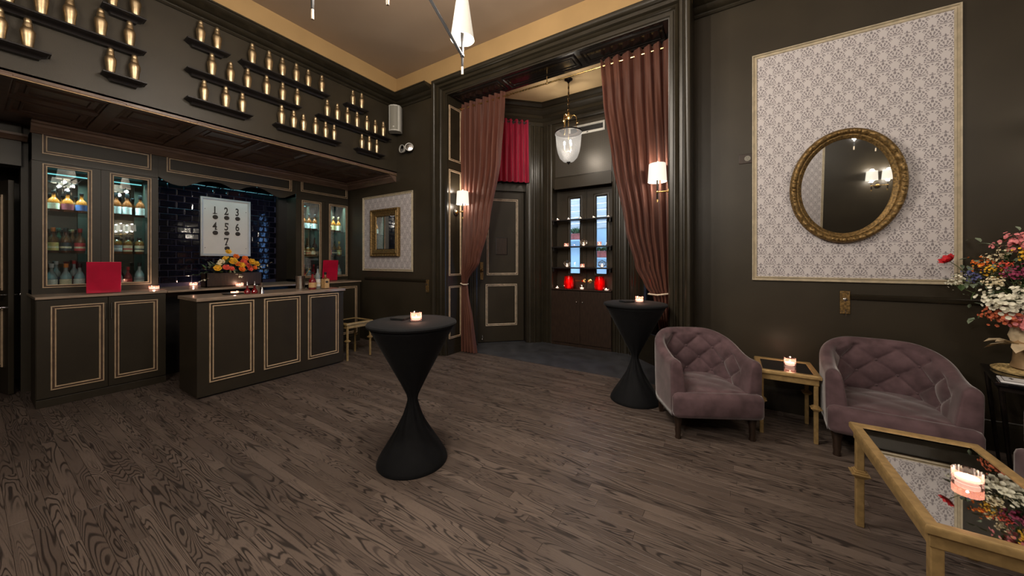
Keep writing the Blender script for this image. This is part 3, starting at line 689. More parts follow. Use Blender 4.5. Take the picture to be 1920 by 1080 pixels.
# ------------------------------------------------------------------ bottles
PROF = {
 'squat': [(.0,0),(.046,.0),(.052,.01),(.054,.06),(.053,.11),(.045,.145),(.028,.168),(.016,.185),(.0145,.235),(.0165,.24),(.0165,.25)],
 'tall': [(.0,0),(.034,0),(.039,.008),(.039,.19),(.035,.215),(.020,.245),(.0145,.26),(.0135,.315),(.0155,.32),(.0155,.335)],
 'round': [(.0,0),(.036,0),(.044,.012),(.046,.05),(.046,.14),(.040,.175),(.022,.205),(.015,.22),(.0145,.265),(.0165,.27),(.0165,.28)],
 'jar': [(.0,0),(.040,0),(.045,.008),(.046,.12),(.043,.15),(.030,.17),(.020,.18),(.020,.205)],
 'flask': [(.0,0),(.042,0),(.048,.01),(.050,.10),(.046,.15),(.030,.19),(.017,.215),(.015,.27),(.017,.275),(.017,.285)]}
LABZ = {'squat': (.03, .105), 'tall': (.04, .15), 'round': (.03, .125), 'jar': (.03, .11), 'flask': (.03, .115)}
CAPH = {'squat': .028, 'tall': .045, 'round': .05, 'jar': .035, 'flask': .05}
_bc = {}
def bottle(kind, glass, lab, cap, loc, label, group, band=None, s=1.0, rz=0):
    key = (kind, glass, lab, cap, band)
    if key in _bc:
        r = dup(_bc[key], loc, rz, label, group); r.scale = (s, s, s); return r
    t = thing('bottle', label, 'bottle', loc, rz, group)
    MB().lathe(PROF[kind], 20).build('glass', glass, t, smooth=True)
    z0, z1 = LABZ[kind]; rr = max(p[0] for p in PROF[kind])
    a0, n = -1.25, 12; vs = []; fs = []
    for j, zz in enumerate((z0, z1)):
        for i in range(n+1):
            a = a0 + 2.5*i/n; vs.append(((rr+.0012)*math.cos(a), (rr+.0012)*math.sin(a), zz))
    fs = [(i, i+1, n+2+i, n+1+i) for i in range(n)]
    lb = MB().add(vs, fs).build('label', 'label_'+lab, t, smooth=True)
    if band:
        vs2 = [((v[0])*1.008, v[1]*1.008, z0 + (z1-z0)*(.30 if k <= n else .52)) for k, v in enumerate(vs)]
        MB().add(vs2, fs).build('label_band', 'label_'+band, lb, smooth=True)
    zt = PROF[kind][-1][1]; rt = PROF[kind][-1][0]
    MB().lathe([(rt*1.12, zt-CAPH[kind]*.55), (rt*1.18, zt-CAPH[kind]*.5), (rt*1.18, zt+CAPH[kind]*.4), (rt*.95, zt+CAPH[kind]*.45), (0, zt+CAPH[kind]*.45)], 14).build('cap', 'cap_'+cap, t, smooth=True)
    t.scale = (s, s, s); _bc[key] = t; return t
G1 = 'bottles in the display cabinet nearest the service door'; G2 = 'bottles in the far corner display cabinet'
XB = -6.74; T1, T2, T3 = CT+.047, 1.622, 2.112
W1 = 'glass door nearest the service door'; W2 = 'second glass door from the service door'
def bt(kind, glass, lab, cap, px_y, z, txt, g, band=None, s=1.0, x=XB): bottle(kind, glass, lab, cap, (x, px_y, z), txt, g, band, s, rnd.uniform(-.15, .15) - .25)
# first door
bt('squat', 'amber_glass', 'cream', 'black', .572, T3, 'squat amber bottle with cream label, top shelf, first glass door, left', G1, None, .93)
bt('squat', 'amber_glass', 'maroon', 'black', .675, T3, 'squat amber bottle with maroon label, top shelf, first glass door, middle', G1, None, .93)
bt('squat', 'amber_glass', 'blue', 'black', .780, T3, 'squat amber bottle with blue label, top shelf of the first glass door', G1, None, .93)
bt('round', 'dark_amber_glass', 'gold', 'orange', .568, T2, 'dark whisky bottle with gold label and orange cap, middle shelf, first glass door', G1, 'cream')
bt('round', 'dark_amber_glass', 'black', 'black', .662, T2, 'dark whisky bottle with black label, middle shelf, first glass door', G1, 'cream')
bt('round', 'dark_amber_glass', 'red', 'red', .768, T2, 'dark whisky bottle with red label and red cap, middle shelf, first glass door', G1, 'cream')
bt('tall', 'green_glass', 'black', 'green', .618, T2, 'slim green bottle standing behind on the middle shelf, first glass door', G1, None, .85, XB-.11)
bt('tall', 'dark_amber_glass', 'black', 'wood', .722, T2, 'slim brown bottle standing behind on the middle shelf, first glass door', G1, None, .82, XB-.11)
bt('flask', 'pale_glass', 'white', 'silver', .556, T1, 'clear bottle with white label and silver cap, bottom shelf, first glass door', G1, None, .97)
bt('flask', 'pale_glass', 'cream', 'orange', .662, T1, 'clear bottle with cream label and orange cap, bottom shelf, first glass door', G1, None, .97)
bt('flask', 'pale_glass', 'white', 'black', .765, T1, 'clear bottle with white label and black cap, bottom shelf, first glass door', G1, None, .97)
bt('tall', 'pale_glass', 'blue', 'silver', .60, T1, 'slim clear bottle behind the white labels, bottom shelf, first glass door', G1, None, .92, XB-.11)
bt('tall', 'pale_glass', 'red', 'red', .735, T1, 'slim red-capped bottle behind the white labels, bottom shelf, first glass door', G1, None, .95, XB-.11)
# second door
bt('round', 'dark_amber_glass', 'white', 'black', 1.065, T3, 'dark bottle with white label nearest the divider, top shelf, second glass door', G1, None, .98)
bt('round', 'dark_amber_glass', 'white', 'black', 1.160, T3, 'dark bottle with white label in the middle, top shelf, second glass door', G1, None, .98)
bt('round', 'dark_amber_glass', 'white', 'black', 1.280, T3, 'dark bottle with white label nearest the tiles, top shelf, second glass door', G1, None, .98)
bt('jar', 'amber_glass', 'grey', 'black', 1.072, T2, 'stubby bottle with grey wave label, middle shelf, second glass door', G1, 'white')
bt('jar', 'amber_glass', 'cream', 'black', 1.166, T2, 'stubby bottle with cream and red label, middle shelf, second glass door', G1, 'red')
bt('jar', 'amber_glass', 'cream', 'black', 1.272, T2, 'stubby bottle with cream and black label, middle shelf, second glass door', G1, 'black')
bt('flask', 'pale_glass', 'grey', 'silver', 1.085, T1, 'clear bottle with grey label nearest the divider, bottom shelf, second glass door', G1, None, .82)
bt('flask', 'ruby_glass', 'red', 'red', 1.168, T1, 'ruby bottle with red label, bottom shelf, second glass door', G1, None, .82)
bt('flask', 'pale_glass', 'grey', 'black', 1.272, T1, 'clear bottle with grey label nearest the tiles, bottom shelf, second glass door', G1, 'white')
# far cabinet
for yy, w in ((3.395, 'nearest the tiles'), (3.495, 'in the middle'), (3.60, 'nearest the divider')): bt('round', 'dark_amber_glass', 'white', 'black', yy, T3, f'dark bottle with white label {w}, top shelf, far corner cabinet', G2, None, 1.0)
bt('jar', 'amber_glass', 'cream', 'black', 3.385, T2, 'stubby cream-label bottle nearest the tiles, middle shelf, far corner cabinet', G2, 'black', .90)
bt('jar', 'amber_glass', 'tan', 'black', 3.475, T2, 'stubby tan-label bottle, middle shelf, far corner cabinet', G2, 'red', .90)
bt('jar', 'amber_glass', 'cream', 'black', 3.565, T2, 'stubby white-band bottle, middle shelf, far corner cabinet', G2, 'white', .90)
bt('tall', 'dark_amber_glass', 'black', 'black', 3.628, T2, 'tall dark bottle at the divider, middle shelf, far corner cabinet', G2, None, 1.0, XB-.06)
bt('flask', 'ruby_glass', 'red', 'red', 3.395, T1, 'ruby bottle with red label, bottom shelf, far corner cabinet', G2, None, .86)
bt('flask', 'pale_glass', 'grey', 'black', 3.485, T1, 'clear bottle with grey label, bottom shelf, far corner cabinet', G2, None, .86)
bt('flask', 'ruby_glass', 'maroon', 'red', 3.58, T1, 'ruby bottle with maroon label, bottom shelf, far corner cabinet', G2, None, .86)
bt('round', 'dark_amber_glass', 'grey', 'silver', 3.86, T3, 'dark grey-label bottle by the divider, top shelf, last glass door', G2)
bt('round', 'amber_glass', 'tan', 'wood', 3.965, T3, 'amber bottle with tan label, top shelf, last glass door', G2)
bt('round', 'amber_glass', 'cream', 'wood', 4.075, T3, 'amber bottle with cream label, top shelf, last glass door', G2)
bt('round', 'dark_amber_glass', 'red', 'black', 3.88, T2, 'dark bottle with red label, middle shelf, last glass door', G2)
bt('round', 'dark_amber_glass', 'black', 'black', 3.985, T2, 'dark bottle with black label, middle shelf, last glass door', G2, 'cream')
bt('round', 'amber_glass', 'gold', 'yellow', 4.09, T2, 'amber bottle with gold label and yellow cap, middle shelf, last glass door', G2, 'cream')
bt('flask', 'pale_glass', 'white', 'black', 4.08, T1, 'clear bottle with white label, bottom shelf, last glass door', G2)
# bottles and tools on the bar
G3 = 'bottles on the bar top'
bt('squat', 'ruby_glass', 'tan', 'black', 2.692, BT, 'squat dark red bottle with tan label on the bar top', G3, None, .95, -5.10)
bt('tall', 'pale_glass', 'white', 'black', 2.795, BT, 'tall clear bottle with white label on the bar top', G3, 'cream', .95, -5.15)
tb = thing('bottle', 'square bottle with tan label and dark oval on the bar top', 'bottle', (-5.11, 2.885, BT), 0, G3)
MB().box((-.04, -.04, 0), (.04, .04, .15), .012).lathe([(.03, .148), (.016, .175), (.014, .215)], 14).build('glass', 'amber_glass', tb, smooth=True)
lb = MB().box((.0405, -.036, .008), (.042, .036, .142)).box((-.036, -.042, .008), (.036, -.0405, .142)).build('label', 'label_tan', tb)
mb = MB(); mb.M = Matrix(((0,0,1,.042),(1,0,0,0),(0,1,0,.098),(0,0,0,1))); mb.lathe([(.023, 0), (.023, .001), (0, .001)], 16, sy=.7); mb.build('label_oval', 'label_black', lb)
MB().lathe([(.016, .205), (.018, .21), (.018, .24), (0, .242)], 12).build('cap', 'cap_black', tb, smooth=True)
def bitters(loc, label):
    t = thing('bitters_bottle', label, 'bottle', loc, 0, 'dashers on the bar top')
    MB().lathe([(0,0),(.030,0),(.034,.006),(.033,.03),(.024,.05),(.010,.065),(.008,.10),(.010,.105)], 16).build('glass', 'ruby_glass', t, smooth=True)
    MB().lathe([(.011,.10),(.011,.115),(.005,.125),(.003,.155),(0,.156)], 12).build('dasher', 'steel', t, smooth=True)
bitters((-5.10, 1.895, BT), 'small red dasher bottle beside the low candle on the bar'); bitters((-5.07, 1.962, BT), 'small red dasher bottle next to the jigger on the bar')
tn = thing('mixing_tin', 'small steel mixing tin on the bar behind the jigger', 'cup', (-5.26, 2.06, BT))
MB().lathe([(0,0),(.030,0),(.032,.004),(.040,.085),(.042,.088),(.038,.086),(.029,.006),(0,.005)], 18).build('cup', 'steel', tn, smooth=True)
jg = thing('jigger', 'hourglass steel jigger on the bar', 'jigger', (-4.99, 2.012, BT))
MB().lathe([(.026,0),(.024,.01),(.010,.075),(.009,.085),(.011,.095),(.021,.135),(.022,.137),(.018,.134),(.0,.10)], 16).build('body', 'steel', jg, smooth=True)
cn = thing('steel_canister', 'tall steel canister holding a bar spoon on the bar', 'canister', (-5.27, 2.612, BT))
MB().lathe([(0,0),(.056,0),(.058,.004),(.058,.185),(.060,.19),(.055,.19),(.053,.01),(0,.008)], 22).build('cup', 'steel', cn, smooth=True)
MB().tube([(.0, .02, .02), (.02, .05, .19), (.055, .105, .30)], [.003, .003, .006], 6).build('spoon', 'brass', cn, smooth=True)
tr_ = thing('serving_tray', 'thin dark tray under the low candle at the near end of the bar', 'tray', (-5.20, 1.80, BT))
MB().lathe([(0,0),(.11,0),(.13,.010),(.132,.014),(.11,.006),(0,.005)], 24, sx=.7).build('tray', 'shelf_black', tr_, smooth=True)
dk = thing('small_bowl', 'small black bowl beside the steel canister on the bar', 'bowl', (-5.28, 2.74, BT))
MB().lathe([(0,0),(.02,0),(.024,.006),(.036,.03),(.037,.032),(.033,.03),(.018,.01),(0,.008)], 18).build('bowl', 'black_plastic', dk, smooth=True)
# red acrylic menus standing on the back counter
def menu(loc, rz, w, h, label):
    t = thing('menu_board', label, 'menu', loc, rz, 'red boards on the back counter')
    MB().at(Matrix.Rotation(R(7), 4, 'Y') @ Matrix.Identity(4)).box((-.012, -w/2, .004), (.0, w/2, h), .003).build('board', 'red_gloss', t)
    MB().at(Matrix.Rotation(R(-14), 4, 'Y')).box((-.045, -w*.12, .02), (-.04, w*.12, h*.55)).build('easel_leg', 'red_gloss', t)
menu((-6.14, .875, CT+.003), R(-6), .262, .365, 'red glossy board standing against the cabinet nearest the service door')
menu((-6.40, 3.70, CT+.003), R(-6), .275, .39, 'red glossy board standing in front of the far corner cabinet')
# ------------------------------------------------------------------ candles
def votive(name, loc, label, r=.034, h=.055, glass='rose_glass', group='glowing candles', w=.35, n=22, watts=True):
    t = thing(name, label, 'candle', loc, 0, group)
    MB().lathe([(r*.9,0),(r,.004),(r,h)], n, wob=(lambda a, z: 1+.018*math.cos(a*n/2)), cap=False).build('glass', glass, t, smooth=False)
    MB().lathe([(0,.007),(r*.80,.007),(r*.80,h*.42),(0,h*.44)], 14).build('wax', 'wax', t, smooth=True)
    MB().lathe([(0,h*.43),(.003,h*.48),(.004,h*.54),(.002,h*.62),(0,h*.70)], 8).build('flame', 'flame', t, smooth=True)
    if watts: bulb('candle_light', (0, 0, h*.85), w, (1, .68, .48), .004, t)
    return t
votive('candle', (-6.42, 1.345, CT), 'low glowing candle at the end of the short countertop', .050, .05, 'rose_glass', w=.5)
votive('candle', (-6.18, 2.20, CT), 'low glowing candle in front of the flower box', .048, .05, 'rose_glass', w=.5)
votive('candle', (-5.20, 1.80, BT+.006), 'low glowing candle on the dark tray on the bar', .040, .030, 'rose_glass', w=.4)
votive('candle', (-6.86, 1.86, CT), 'glowing candle behind the flower box against the tiles', .045, .05, 'rose_glass', w=.5)
# ------------------------------------------------------------------ flower box
def petal_disc(mb, c, nrm, r, n, cup=.35, lay=2):
    nrm = Vector(nrm).normalized(); u = nrm.orthogonal().normalized(); w = nrm.cross(u); c = Vector(c)
    for L in range(lay):
        rr = r*(1-.36*L); k = n-L
        for i in range(k):
            a = 2*math.pi*(i+.5*L)/k + L; d = u*math.cos(a) + w*math.sin(a); e = nrm.cross(d); hw = rr*math.sin(math.pi/k)*1.25
            lift = nrm*(rr*(cup+.55*L))
            p0 = c + nrm*(rr*.05*L); p1 = c + d*rr*.62 + e*hw + lift*.55; p2 = c + d*rr + lift*1.05; p3 = c + d*rr*.62 - e*hw + lift*.55; pm = c + d*rr*.6 + lift*.30
            mb.add([tuple(p0), tuple(p1), tuple(p2), tuple(p3), tuple(pm)], [(0,1,4),(1,2,4),(2,3,4),(3,0,4)])
def leaf(mb, base, d, L, w, nrm=(0,0,1)):
    base = Vector(base); d = Vector(d).normalized(); e = d.cross(Vector(nrm)); e = e.normalized() if e.length > .01 else Vector((1,0,0)); n = e.cross(d)
    pts = [base, base + d*L*.35 + e*w + n*w*.3, base + d*L*.75 + e*w*.7 + n*w*.1, base + d*L - n*w*.5, base + d*L*.75 - e*w*.7 + n*w*.1, base + d*L*.35 - e*w + n*w*.3, base + d*L*.5]
    mb.add([tuple(p) for p in pts], [(0,1,6),(1,2,6),(2,3,6),(3,4,6),(4,5,6),(5,0,6)])
fb = thing('flower_box', 'low dark box of yellow and orange roses on the back counter', 'flowers', (-6.35, 2.18, CT))
MB().box((-.10, -.35, 0), (.09, .35, .012)).box((-.10, -.35, 0), (-.085, .35, .20)).box((.075, -.35, 0), (.09, .35, .20)).box((-.10, -.35, 0), (.09, -.335, .20)).box((-.10, .335, 0), (.09, .35, .20)).box((-.09, -.34, .15), (.08, .34, .17)).build('box', 'dark_wood', fb)
rb = random.Random(3)
mb = MB(); mg = MB()
for i in range(170):
    yy = rb.gauss(0, .16); yy = max(-.42, min(.40, yy)); xx = rb.uniform(-.12, .14); hz = .18 + .20*max(0, 1-(yy/.42)**2)*rb.random()
    d = (rb.uniform(-.4, .8), yy*2.2 + rb.uniform(-.5, .5), rb.uniform(-.15, .9)); leaf(mb if i % 3 else mg, (xx, yy, hz), d, rb.uniform(.05, .10), rb.uniform(.012, .022))
mb.build('foliage', 'leaf_green', fb, kind='stuff'); mg.build('foliage', 'leaf_grey', fb, kind='stuff')
for yy, zz, xx, rr, c in ((-.04, .37, .10, .062, 'yellow'), (.20, .36, .10, .055, 'yellow'), (.10, .36, .08, .050, 'coral'), (.06, .31, .13, .048, 'yellow'), (.15, .30, .13, .046, 'coral'), (-.13, .28, .13, .048, 'coral'), (-.23, .27, .13, .052, 'yellow'),
                      (-.07, .26, .14, .040, 'coral'), (.055, .25, .15, .048, 'orange'), (.16, .25, .15, .042, 'coral'), (-.11, .40, .06, .050, 'yellow'), (.02, .44, .04, .045, 'orange'), (.13, .41, .05, .050, 'orange'), (-.17, .36, .08, .045, 'cream'),
                      (.26, .33, .10, .050, 'yellow'), (-.08, .51, .06, .042, 'yellow'), (-.20, .33, .10, .036, 'cream'), (.01, .33, .12, .045, 'orange'), (.23, .27, .13, .036, 'orange')):
    f = MB(); petal_disc(f, (xx, yy, zz), (1, yy*1.1, .55), rr, 6, .35, 3); f.build('blossom', 'petal_'+c, fb, smooth=True)
w_ = MB()
for (a, b) in (((.09, -.33, .12), (.16, -.42, .10)), ((.10, .02, .17), (.13, .06, .14)), ((.10, .30, .25), (.12, .44, .34))):
    for i in range(6): leaf(w_, Vector(a).lerp(Vector(b), i/5), (rb.uniform(0, 1), rb.uniform(-1, 1), rb.uniform(-.6, .8)), .04, .014)
w_.build('pale_leaves', 'petal_white', fb, kind='stuff')
# ------------------------------------------------------------------ ledges with brass shakers on the wall above the bar
ROWB, ROWM, ROWT = 3.335, 3.655, 3.98
LEDGES = [  # y0, y1, z, where, shakers
 (-.45, .996, ROWM, 'the long middle-row ledge nearest the service door', [-.16, .02, .201, .364, .519, .701, .888]),
 (.703, .996, ROWT, 'the short top-row ledge nearest the service door', [.775, .928]),
 (-.35, .415, ROWB, 'the bottom-row ledge nearest the service door', [-.06, .159, .296]),
 (.703, 1.0, ROWB, 'the short bottom-row ledge above the display cabinet', [.762, .921]),
 (1.306, 1.695, ROWT, 'the central short top-row ledge', [1.434, 1.583]),
 (1.306, 2.501, ROWM, 'the long central middle-row ledge', [1.534, 1.711, 1.884, 2.091, 2.28, 2.465]),
 (1.306, 1.925, ROWB, 'the central bottom-row ledge', [1.465, 1.664, 1.829]),
 (1.801, 2.9, ROWT, 'the long top-row ledge under the crown', [1.932, 2.119, 2.277, 2.451, 2.611, 2.804]),
 (2.176, 3.083, ROWB, 'the bottom-row ledge of six', [2.267, 2.417, 2.546, 2.712, 2.86, 2.99]),
 (2.732, 3.996, ROWM, 'the far middle-row ledge of seven', [2.884, 3.04, 3.205, 3.369, 3.547, 3.704, 3.863]),
 (3.161, 3.543, ROWT, 'the far short top-row ledge', [3.295, 3.45]),
 (3.342, 3.864, ROWB, 'the far bottom-row ledge near the loudspeaker', [3.455, 3.592, 3.735])]
ORD = ['first', 'second', 'third', 'fourth', 'fifth', 'sixth', 'seventh']
shk = None
for y0, y1, zt, where, ys in LEDGES:
    t = thing('wall_ledge', 'black display ledge: ' + where, 'shelf', (XW, y0, zt), 0, 'black ledges on the wall above the bar'); w = y1-y0
    MB().box((0, 0, -.016), (.125, w, 0), .003).build('top', 'shelf_black', t)
    lv = [(.115, .010, -.016), (.10, .022, -.026), (.075, .045, -.036), (.06, .055, -.052), (.055, .060, -.062)]
    vs = []
    for d, e, z in lv: vs += [(0, e, z), (d, e, z), (d, w-e, z), (0, w-e, z)]
    fs = [(a*4+i, a*4+i+1, (a+1)*4+i+1, (a+1)*4+i) for a in range(4) for i in range(3)] + [(16, 17, 18, 19)]
    MB().add(vs, fs).build('cove', 'shelf_black', t, smooth=True)
    n = len(ys)
    for i, yy in enumerate(ys):
        lab = f'brass cocktail shaker, {ORD[i]} of {["", "one", "two", "three", "four", "five", "six", "seven"][n]} on {where}'
        if shk is None:
            shk = thing('cocktail_shaker', lab, 'shaker', (XW+.062, yy, zt), 0, 'brass shakers on the wall ledges')
            MB().lathe([(0,0),(.026,0),(.028,.003),(.0335,.06),(.040,.115),(.0415,.135),(.0395,.150),(.032,.166),(.0275,.174)], 20).build('body', 'shaker_brass', shk, smooth=True)
            MB().lathe([(.0245,.174),(.0245,.178),(.0275,.180),(.0275,.186),(.0245,.206),(.0225,.216)], 20).build('strainer', 'shaker_brass', shk, smooth=True)
            MB().lathe([(.0215,.216),(.0225,.218),(.0215,.240),(.018,.249),(.010,.254),(0,.255)], 18).build('cap', 'shaker_brass', shk, smooth=True)
        else:
            o = dup(shk, (XW+.062, yy, zt), rnd.random()*6, lab); s = rnd.uniform(.96, 1.07); o.scale = (s, s, s)
# ------------------------------------------------------------------ end wall pieces
def paper_panel(loc, w, h, label, rz=0):
    t = thing('wallpaper_panel', label, 'wall panel', loc, rz, 'framed damask panels')
    MB().box((0, -.006, 0), (w, 0, h)).build('paper', 'wallpaper', t)
    MB().at(Matrix.Translation((0, -.0, 0))).frame(w, h, [(0,0),(0,.018),(.003,.024),(.011,.024),(.014,.016),(.017,.007),(.027,.007),(.029,.014),(.032,.018),(.040,.018),(.043,.008),(.044,.0)]).build('frame', 'champagne', t, smooth=True)
    glaze(t.children[-1], (5,))
    return t
paper_panel((-6.10, YE, 1.337), 1.416, 1.424, 'smaller cream-framed damask panel behind the rectangular gilt mirror')
pm = thing('mirror', 'rectangular gilt-framed mirror hanging on the smaller damask panel', 'mirror', (-5.805, YE-.008, 1.61))
MB().frame(.79, .88, [(0,0),(0,.05),(.012,.065),(.03,.062),(.045,.045),(.06,.058),(.075,.05),(.11,.028),(.125,.024),(.135,.012),(.14,.012)]).build('frame', 'old_gold', pm, smooth=True)
MB().box((.12, -.012, .12), (.67, -.008, .76)).build('glass', 'mirror_glass', pm)
mb = MB(); rr_ = random.Random(5)
for i in range(44):
    q = i/44*3.34; 
    if q < .79: p = (q, 0)
    elif q < 1.67: p = (.79, q-.79)
    elif q < 2.46: p = (2.46-q, .88)
    else: p = (0, 3.34-q)
    p = (min(max(p[0], .02), .77), min(max(p[1], .02), .86)); mb.sphere((p[0], -.058, p[1]), (.018, .014, .018), 6, 4)
mb.build('carved_edge', 'old_gold', pm, smooth=True, kind='stuff')
sp = thing('loudspeaker', 'tall pale grey loudspeaker mounted high in the corner', 'speaker', (-4.95, 4.02, 3.775), R(37))
pl = [(-.105, .09), (-.105, .0), (-.09, -.045), (-.05, -.075), (0, -.085), (.05, -.075), (.09, -.045), (.105, 0), (.105, .09)]
MB().prism(pl, 0, .445, 'z').build('housing', 'white_plastic', sp)
pg = [(-.098, -.004), (-.086, -.046), (-.048, -.078), (0, -.088), (.048, -.078), (.086, -.046), (.098, -.004), (0, 0)]
MB().prism(pg, .02, .425, 'z').build('grille', 'grille_grey', sp)
MB().box((-.012, -.092, .05), (.012, -.087, .075)).build('badge', 'white_plastic', sp)
MB().box((-.04, .09, .15), (.04, .16, .3)).build('bracket', 'black_plastic', sp)
em = thing('emergency_light', 'twin-headed round emergency light below the loudspeaker', 'light', (-4.78, YE, 3.49))
MB().box((-.07, -.03, -.06), (.07, 0, .06), .006).build('base', 'black_plastic', em)
for sx, dx in ((-1, -.4), (1, .35)):
    hM = Matrix.Translation((sx*.085, -.08, .0)) @ Matrix.Rotation(dx + R(20), 4, 'Z') @ Matrix.Rotation(R(90), 4, 'X')
    h = MB().at(hM).lathe([(.03,-.05),(.055,-.03),(.068,.0),(.072,.02),(.070,.028),(.060,.026)], 20, cap=False).build('head', 'white_plastic', em, smooth=True)
    MB().at(hM).lathe([(.060,.012),(.03,.018),(0,.02)], 20).build('lens', 'chrome', h, smooth=True)
    MB().tube([(sx*.03, -.02, 0), (sx*.07, -.06, 0)], .012).build('arm', 'white_plastic', em)
def lock_plate(loc, label, rz=0):
    t = thing('lock_plate', label, 'plate', loc, rz)
    MB().box((0, -.012, 0), (.072, 0, .215), .004).build('plate', 'old_gold', t)
    mb = MB().at(Matrix.Translation((.036, -.012, .135)) @ Matrix.Rotation(R(90), 4, 'X')); mb.lathe([(.016,0),(.016,.006),(.010,.010),(0,.010)], 14); mb.build('cylinder', 'chrome', t, smooth=True)
    mb = MB()
    for xx in (.014, .058):
        for zz in (.014, .2): mb.sphere((xx, -.012, zz), .005, 8, 5)
    mb.build('screws', 'chrome', t)
    MB().tube([(.036, -.014, .04), (.036, -.03, .02), (.036, -.03, -.02)], .0035, 6).build('pull', 'chrome', t)
lock_plate((-4.375, YE, .995), 'small old brass lock plate on the end wall beside the casing')
lock_plate((.876, YR, 1.03), 'old brass lock plate at the end of the rail behind the armchairs')
# ------------------------------------------------------------------ right wall
paper_panel((.19, YR, 1.327), 1.44, 2.355, 'large cream-framed damask panel behind the oval gilt mirror')
def oval_mirror(loc, rz, label):
    t = thing('mirror', label, 'mirror', loc, rz, 'oval gilt mirrors'); t.rotation_euler = (R(4.0), 0, rz)
    A, B = .405, .525; N = 160
    prof = [(0,0),(-.002,.030),(.010,.050),(.026,.058),(.042,.050),(.052,.036),(.060,.040),(.068,.034),(.078,.022),(.088,.018),(.092,.006)]
    vs = []; fs = []; k = len(prof)
    for i in range(N):
        a = 2*math.pi*i/N; nx, nz = math.cos(a)/A, math.sin(a)/B; L = math.hypot(nx, nz); nx /= L; nz /= L
        for j, (d, o) in enumerate(prof):
            b = .010*(abs(math.sin(a*19)) + .6*math.sin(a*31+1)) * (1 if 2 <= j <= 4 else 0)
            vs.append((A*math.cos(a) - nx*d, -(o+b), B*math.sin(a) - nz*d))
    for i in range(N):
        q = (i+1) % N
        for j in range(k-1): fs.append((i*k+j, q*k+j, q*k+j+1, i*k+j+1))
    MB().add(vs, fs).build('frame', 'old_gold', t, smooth=True, angle=70)
    mb = MB()
    for a0 in (0, 90, 180, 270):
        for j in range(-3, 4):
            a = R(a0 + j*4.2); mb.sphere(((A-.028)*math.cos(a), -.058, (B-.028)*math.sin(a)), (.015, .012, .015), 8, 5)
    mb.build('rosettes', 'old_gold', t, smooth=True, kind='stuff')
    n = 64; MB().add([(0, -.010, 0)] + [((A-.08)*math.cos(2*math.pi*i/n), -.010, (B-.08)*math.sin(2*math.pi*i/n)) for i in range(n)], [(0, 1+i, 1+(i+1) % n) for i in range(n)]).build('glass', 'mirror_glass', t)
    return t
oval_mirror((.90, YR-.045, 2.225), 0, 'oval carved gilt mirror on the large damask panel above the armchairs')
ot = thing('wall_outlet', 'brown wall outlet plate set sideways beside the large damask panel', 'outlet', (.075, YR, 2.565))
MB().box((0, -.008, 0), (.115, 0, .10), .003).build('plate', 'dark_wood', ot)
mb = MB().at(Matrix.Translation((.075, -.008, .05)) @ Matrix.Rotation(R(90), 4, 'X')); mb.lathe([(.028,0),(.028,.004),(0,.004)], 18); mb.build('socket', 'grille_grey', ot)
mb = MB()
for dx, dz in ((-.008, .008), (.008, .008), (0, -.01)): mb.box((.073+dx, -.0135, .047+dz), (.077+dx, -.0118, .053+dz))
mb.build('slots', 'black_plastic', ot)
# back wall, seen in the mirrors
paper_panel((1.90, -2.4, 1.35), 1.5, 2.3, 'damask panel on the wall behind the camera, seen in the oval mirror', R(180))
# ------------------------------------------------------------------ lamps
def shade(t, c, r0, r1, h, name='lamp_shade', m='shade_fabric'):
    o = MB().lathe([(r0-.003, 0), (r0, 0), (r1, h), (r1-.003, h), (r0-.003, 0)], 28, c, cap=False).build(name, m, t, smooth=True); return o
def sconce(loc, rz, label, lamps=(0,), watts=P_SCONCE, out=.145):
    """local: wall at y=0, lamp out towards -y"""
    t = thing('wall_sconce', label, 'wall lamp', loc, rz, 'shaded wall lamps')
    pM = Matrix.Rotation(R(90), 4, 'X')
    MB().at(pM).lathe([(.062,0),(.062,.010),(.052,.016),(.034,.018)], 24).build('backplate', 'iron', t, smooth=True)
    MB().at(pM).lathe([(.034,.016),(.034,.024),(.022,.032),(0,.034)], 20).build('boss', 'brass', t, smooth=True)
    a = MB().tube([(0, -.02, 0), (0, -out, 0)], .008)
    if len(lamps) > 1: a.tube([(lamps[0], -out, 0), (lamps[-1], -out, 0)], .008)
    a.build('arm', 'brass', t, smooth=True)
    for x in lamps:
        s = MB().tube([(x, -out, -.085), (x, -out, .16)], .010).build('stem', 'iron', t, smooth=True)
        MB().tube([(x, -out, -.12), (x, -out, -.085)], .010).sphere((x, -out, 0), .016, 10, 6).build('finial', 'brass', s, smooth=True)
        shade(t, (x, -out, .118), .104, .092, .212)
        MB().tube([(x + .012*math.cos(q), -out, .352 + .012*math.sin(q)) for q in [i*math.pi/5 for i in range(10)]], .003, 6, True).tube([(x, -out, .30), (x, -out, .342)], .004, 6).build('top_ring', 'brass', t, smooth=True)
        MB().sphere((x, -out, .215), (.022, .022, .035)).build('bulb', 'bulb_glow', t, smooth=True)
        bulb('sconce_light', (x, -out, .10), watts*.55, WARM, .02, t); bulb('sconce_light', (x, -out, .345), watts*.45, WARM, .02, t)
    return t
sconce((XI0, 4.375, 2.335), R(90), 'single shaded wall lamp on the panelled jamb beside the gathered curtain')
sconce((XI1, 4.345, 2.335), R(-90), 'single shaded wall lamp in front of the wide curtain by the damask panel')
sconce((2.45, YR, 2.35), 0, 'twin shaded wall lamp on the wall above the flower table, outside the view', (-.13, .13))
sconce((2.82, -2.4, 2.30), R(180), 'twin shaded wall lamp on the wall behind the camera, seen in the oval mirror', (-.13, .13))
sconce((4.5, 3.0, 2.45), R(-90), 'twin shaded wall lamp on the far wall, seen in the cabinet glass', (-.13, .13))
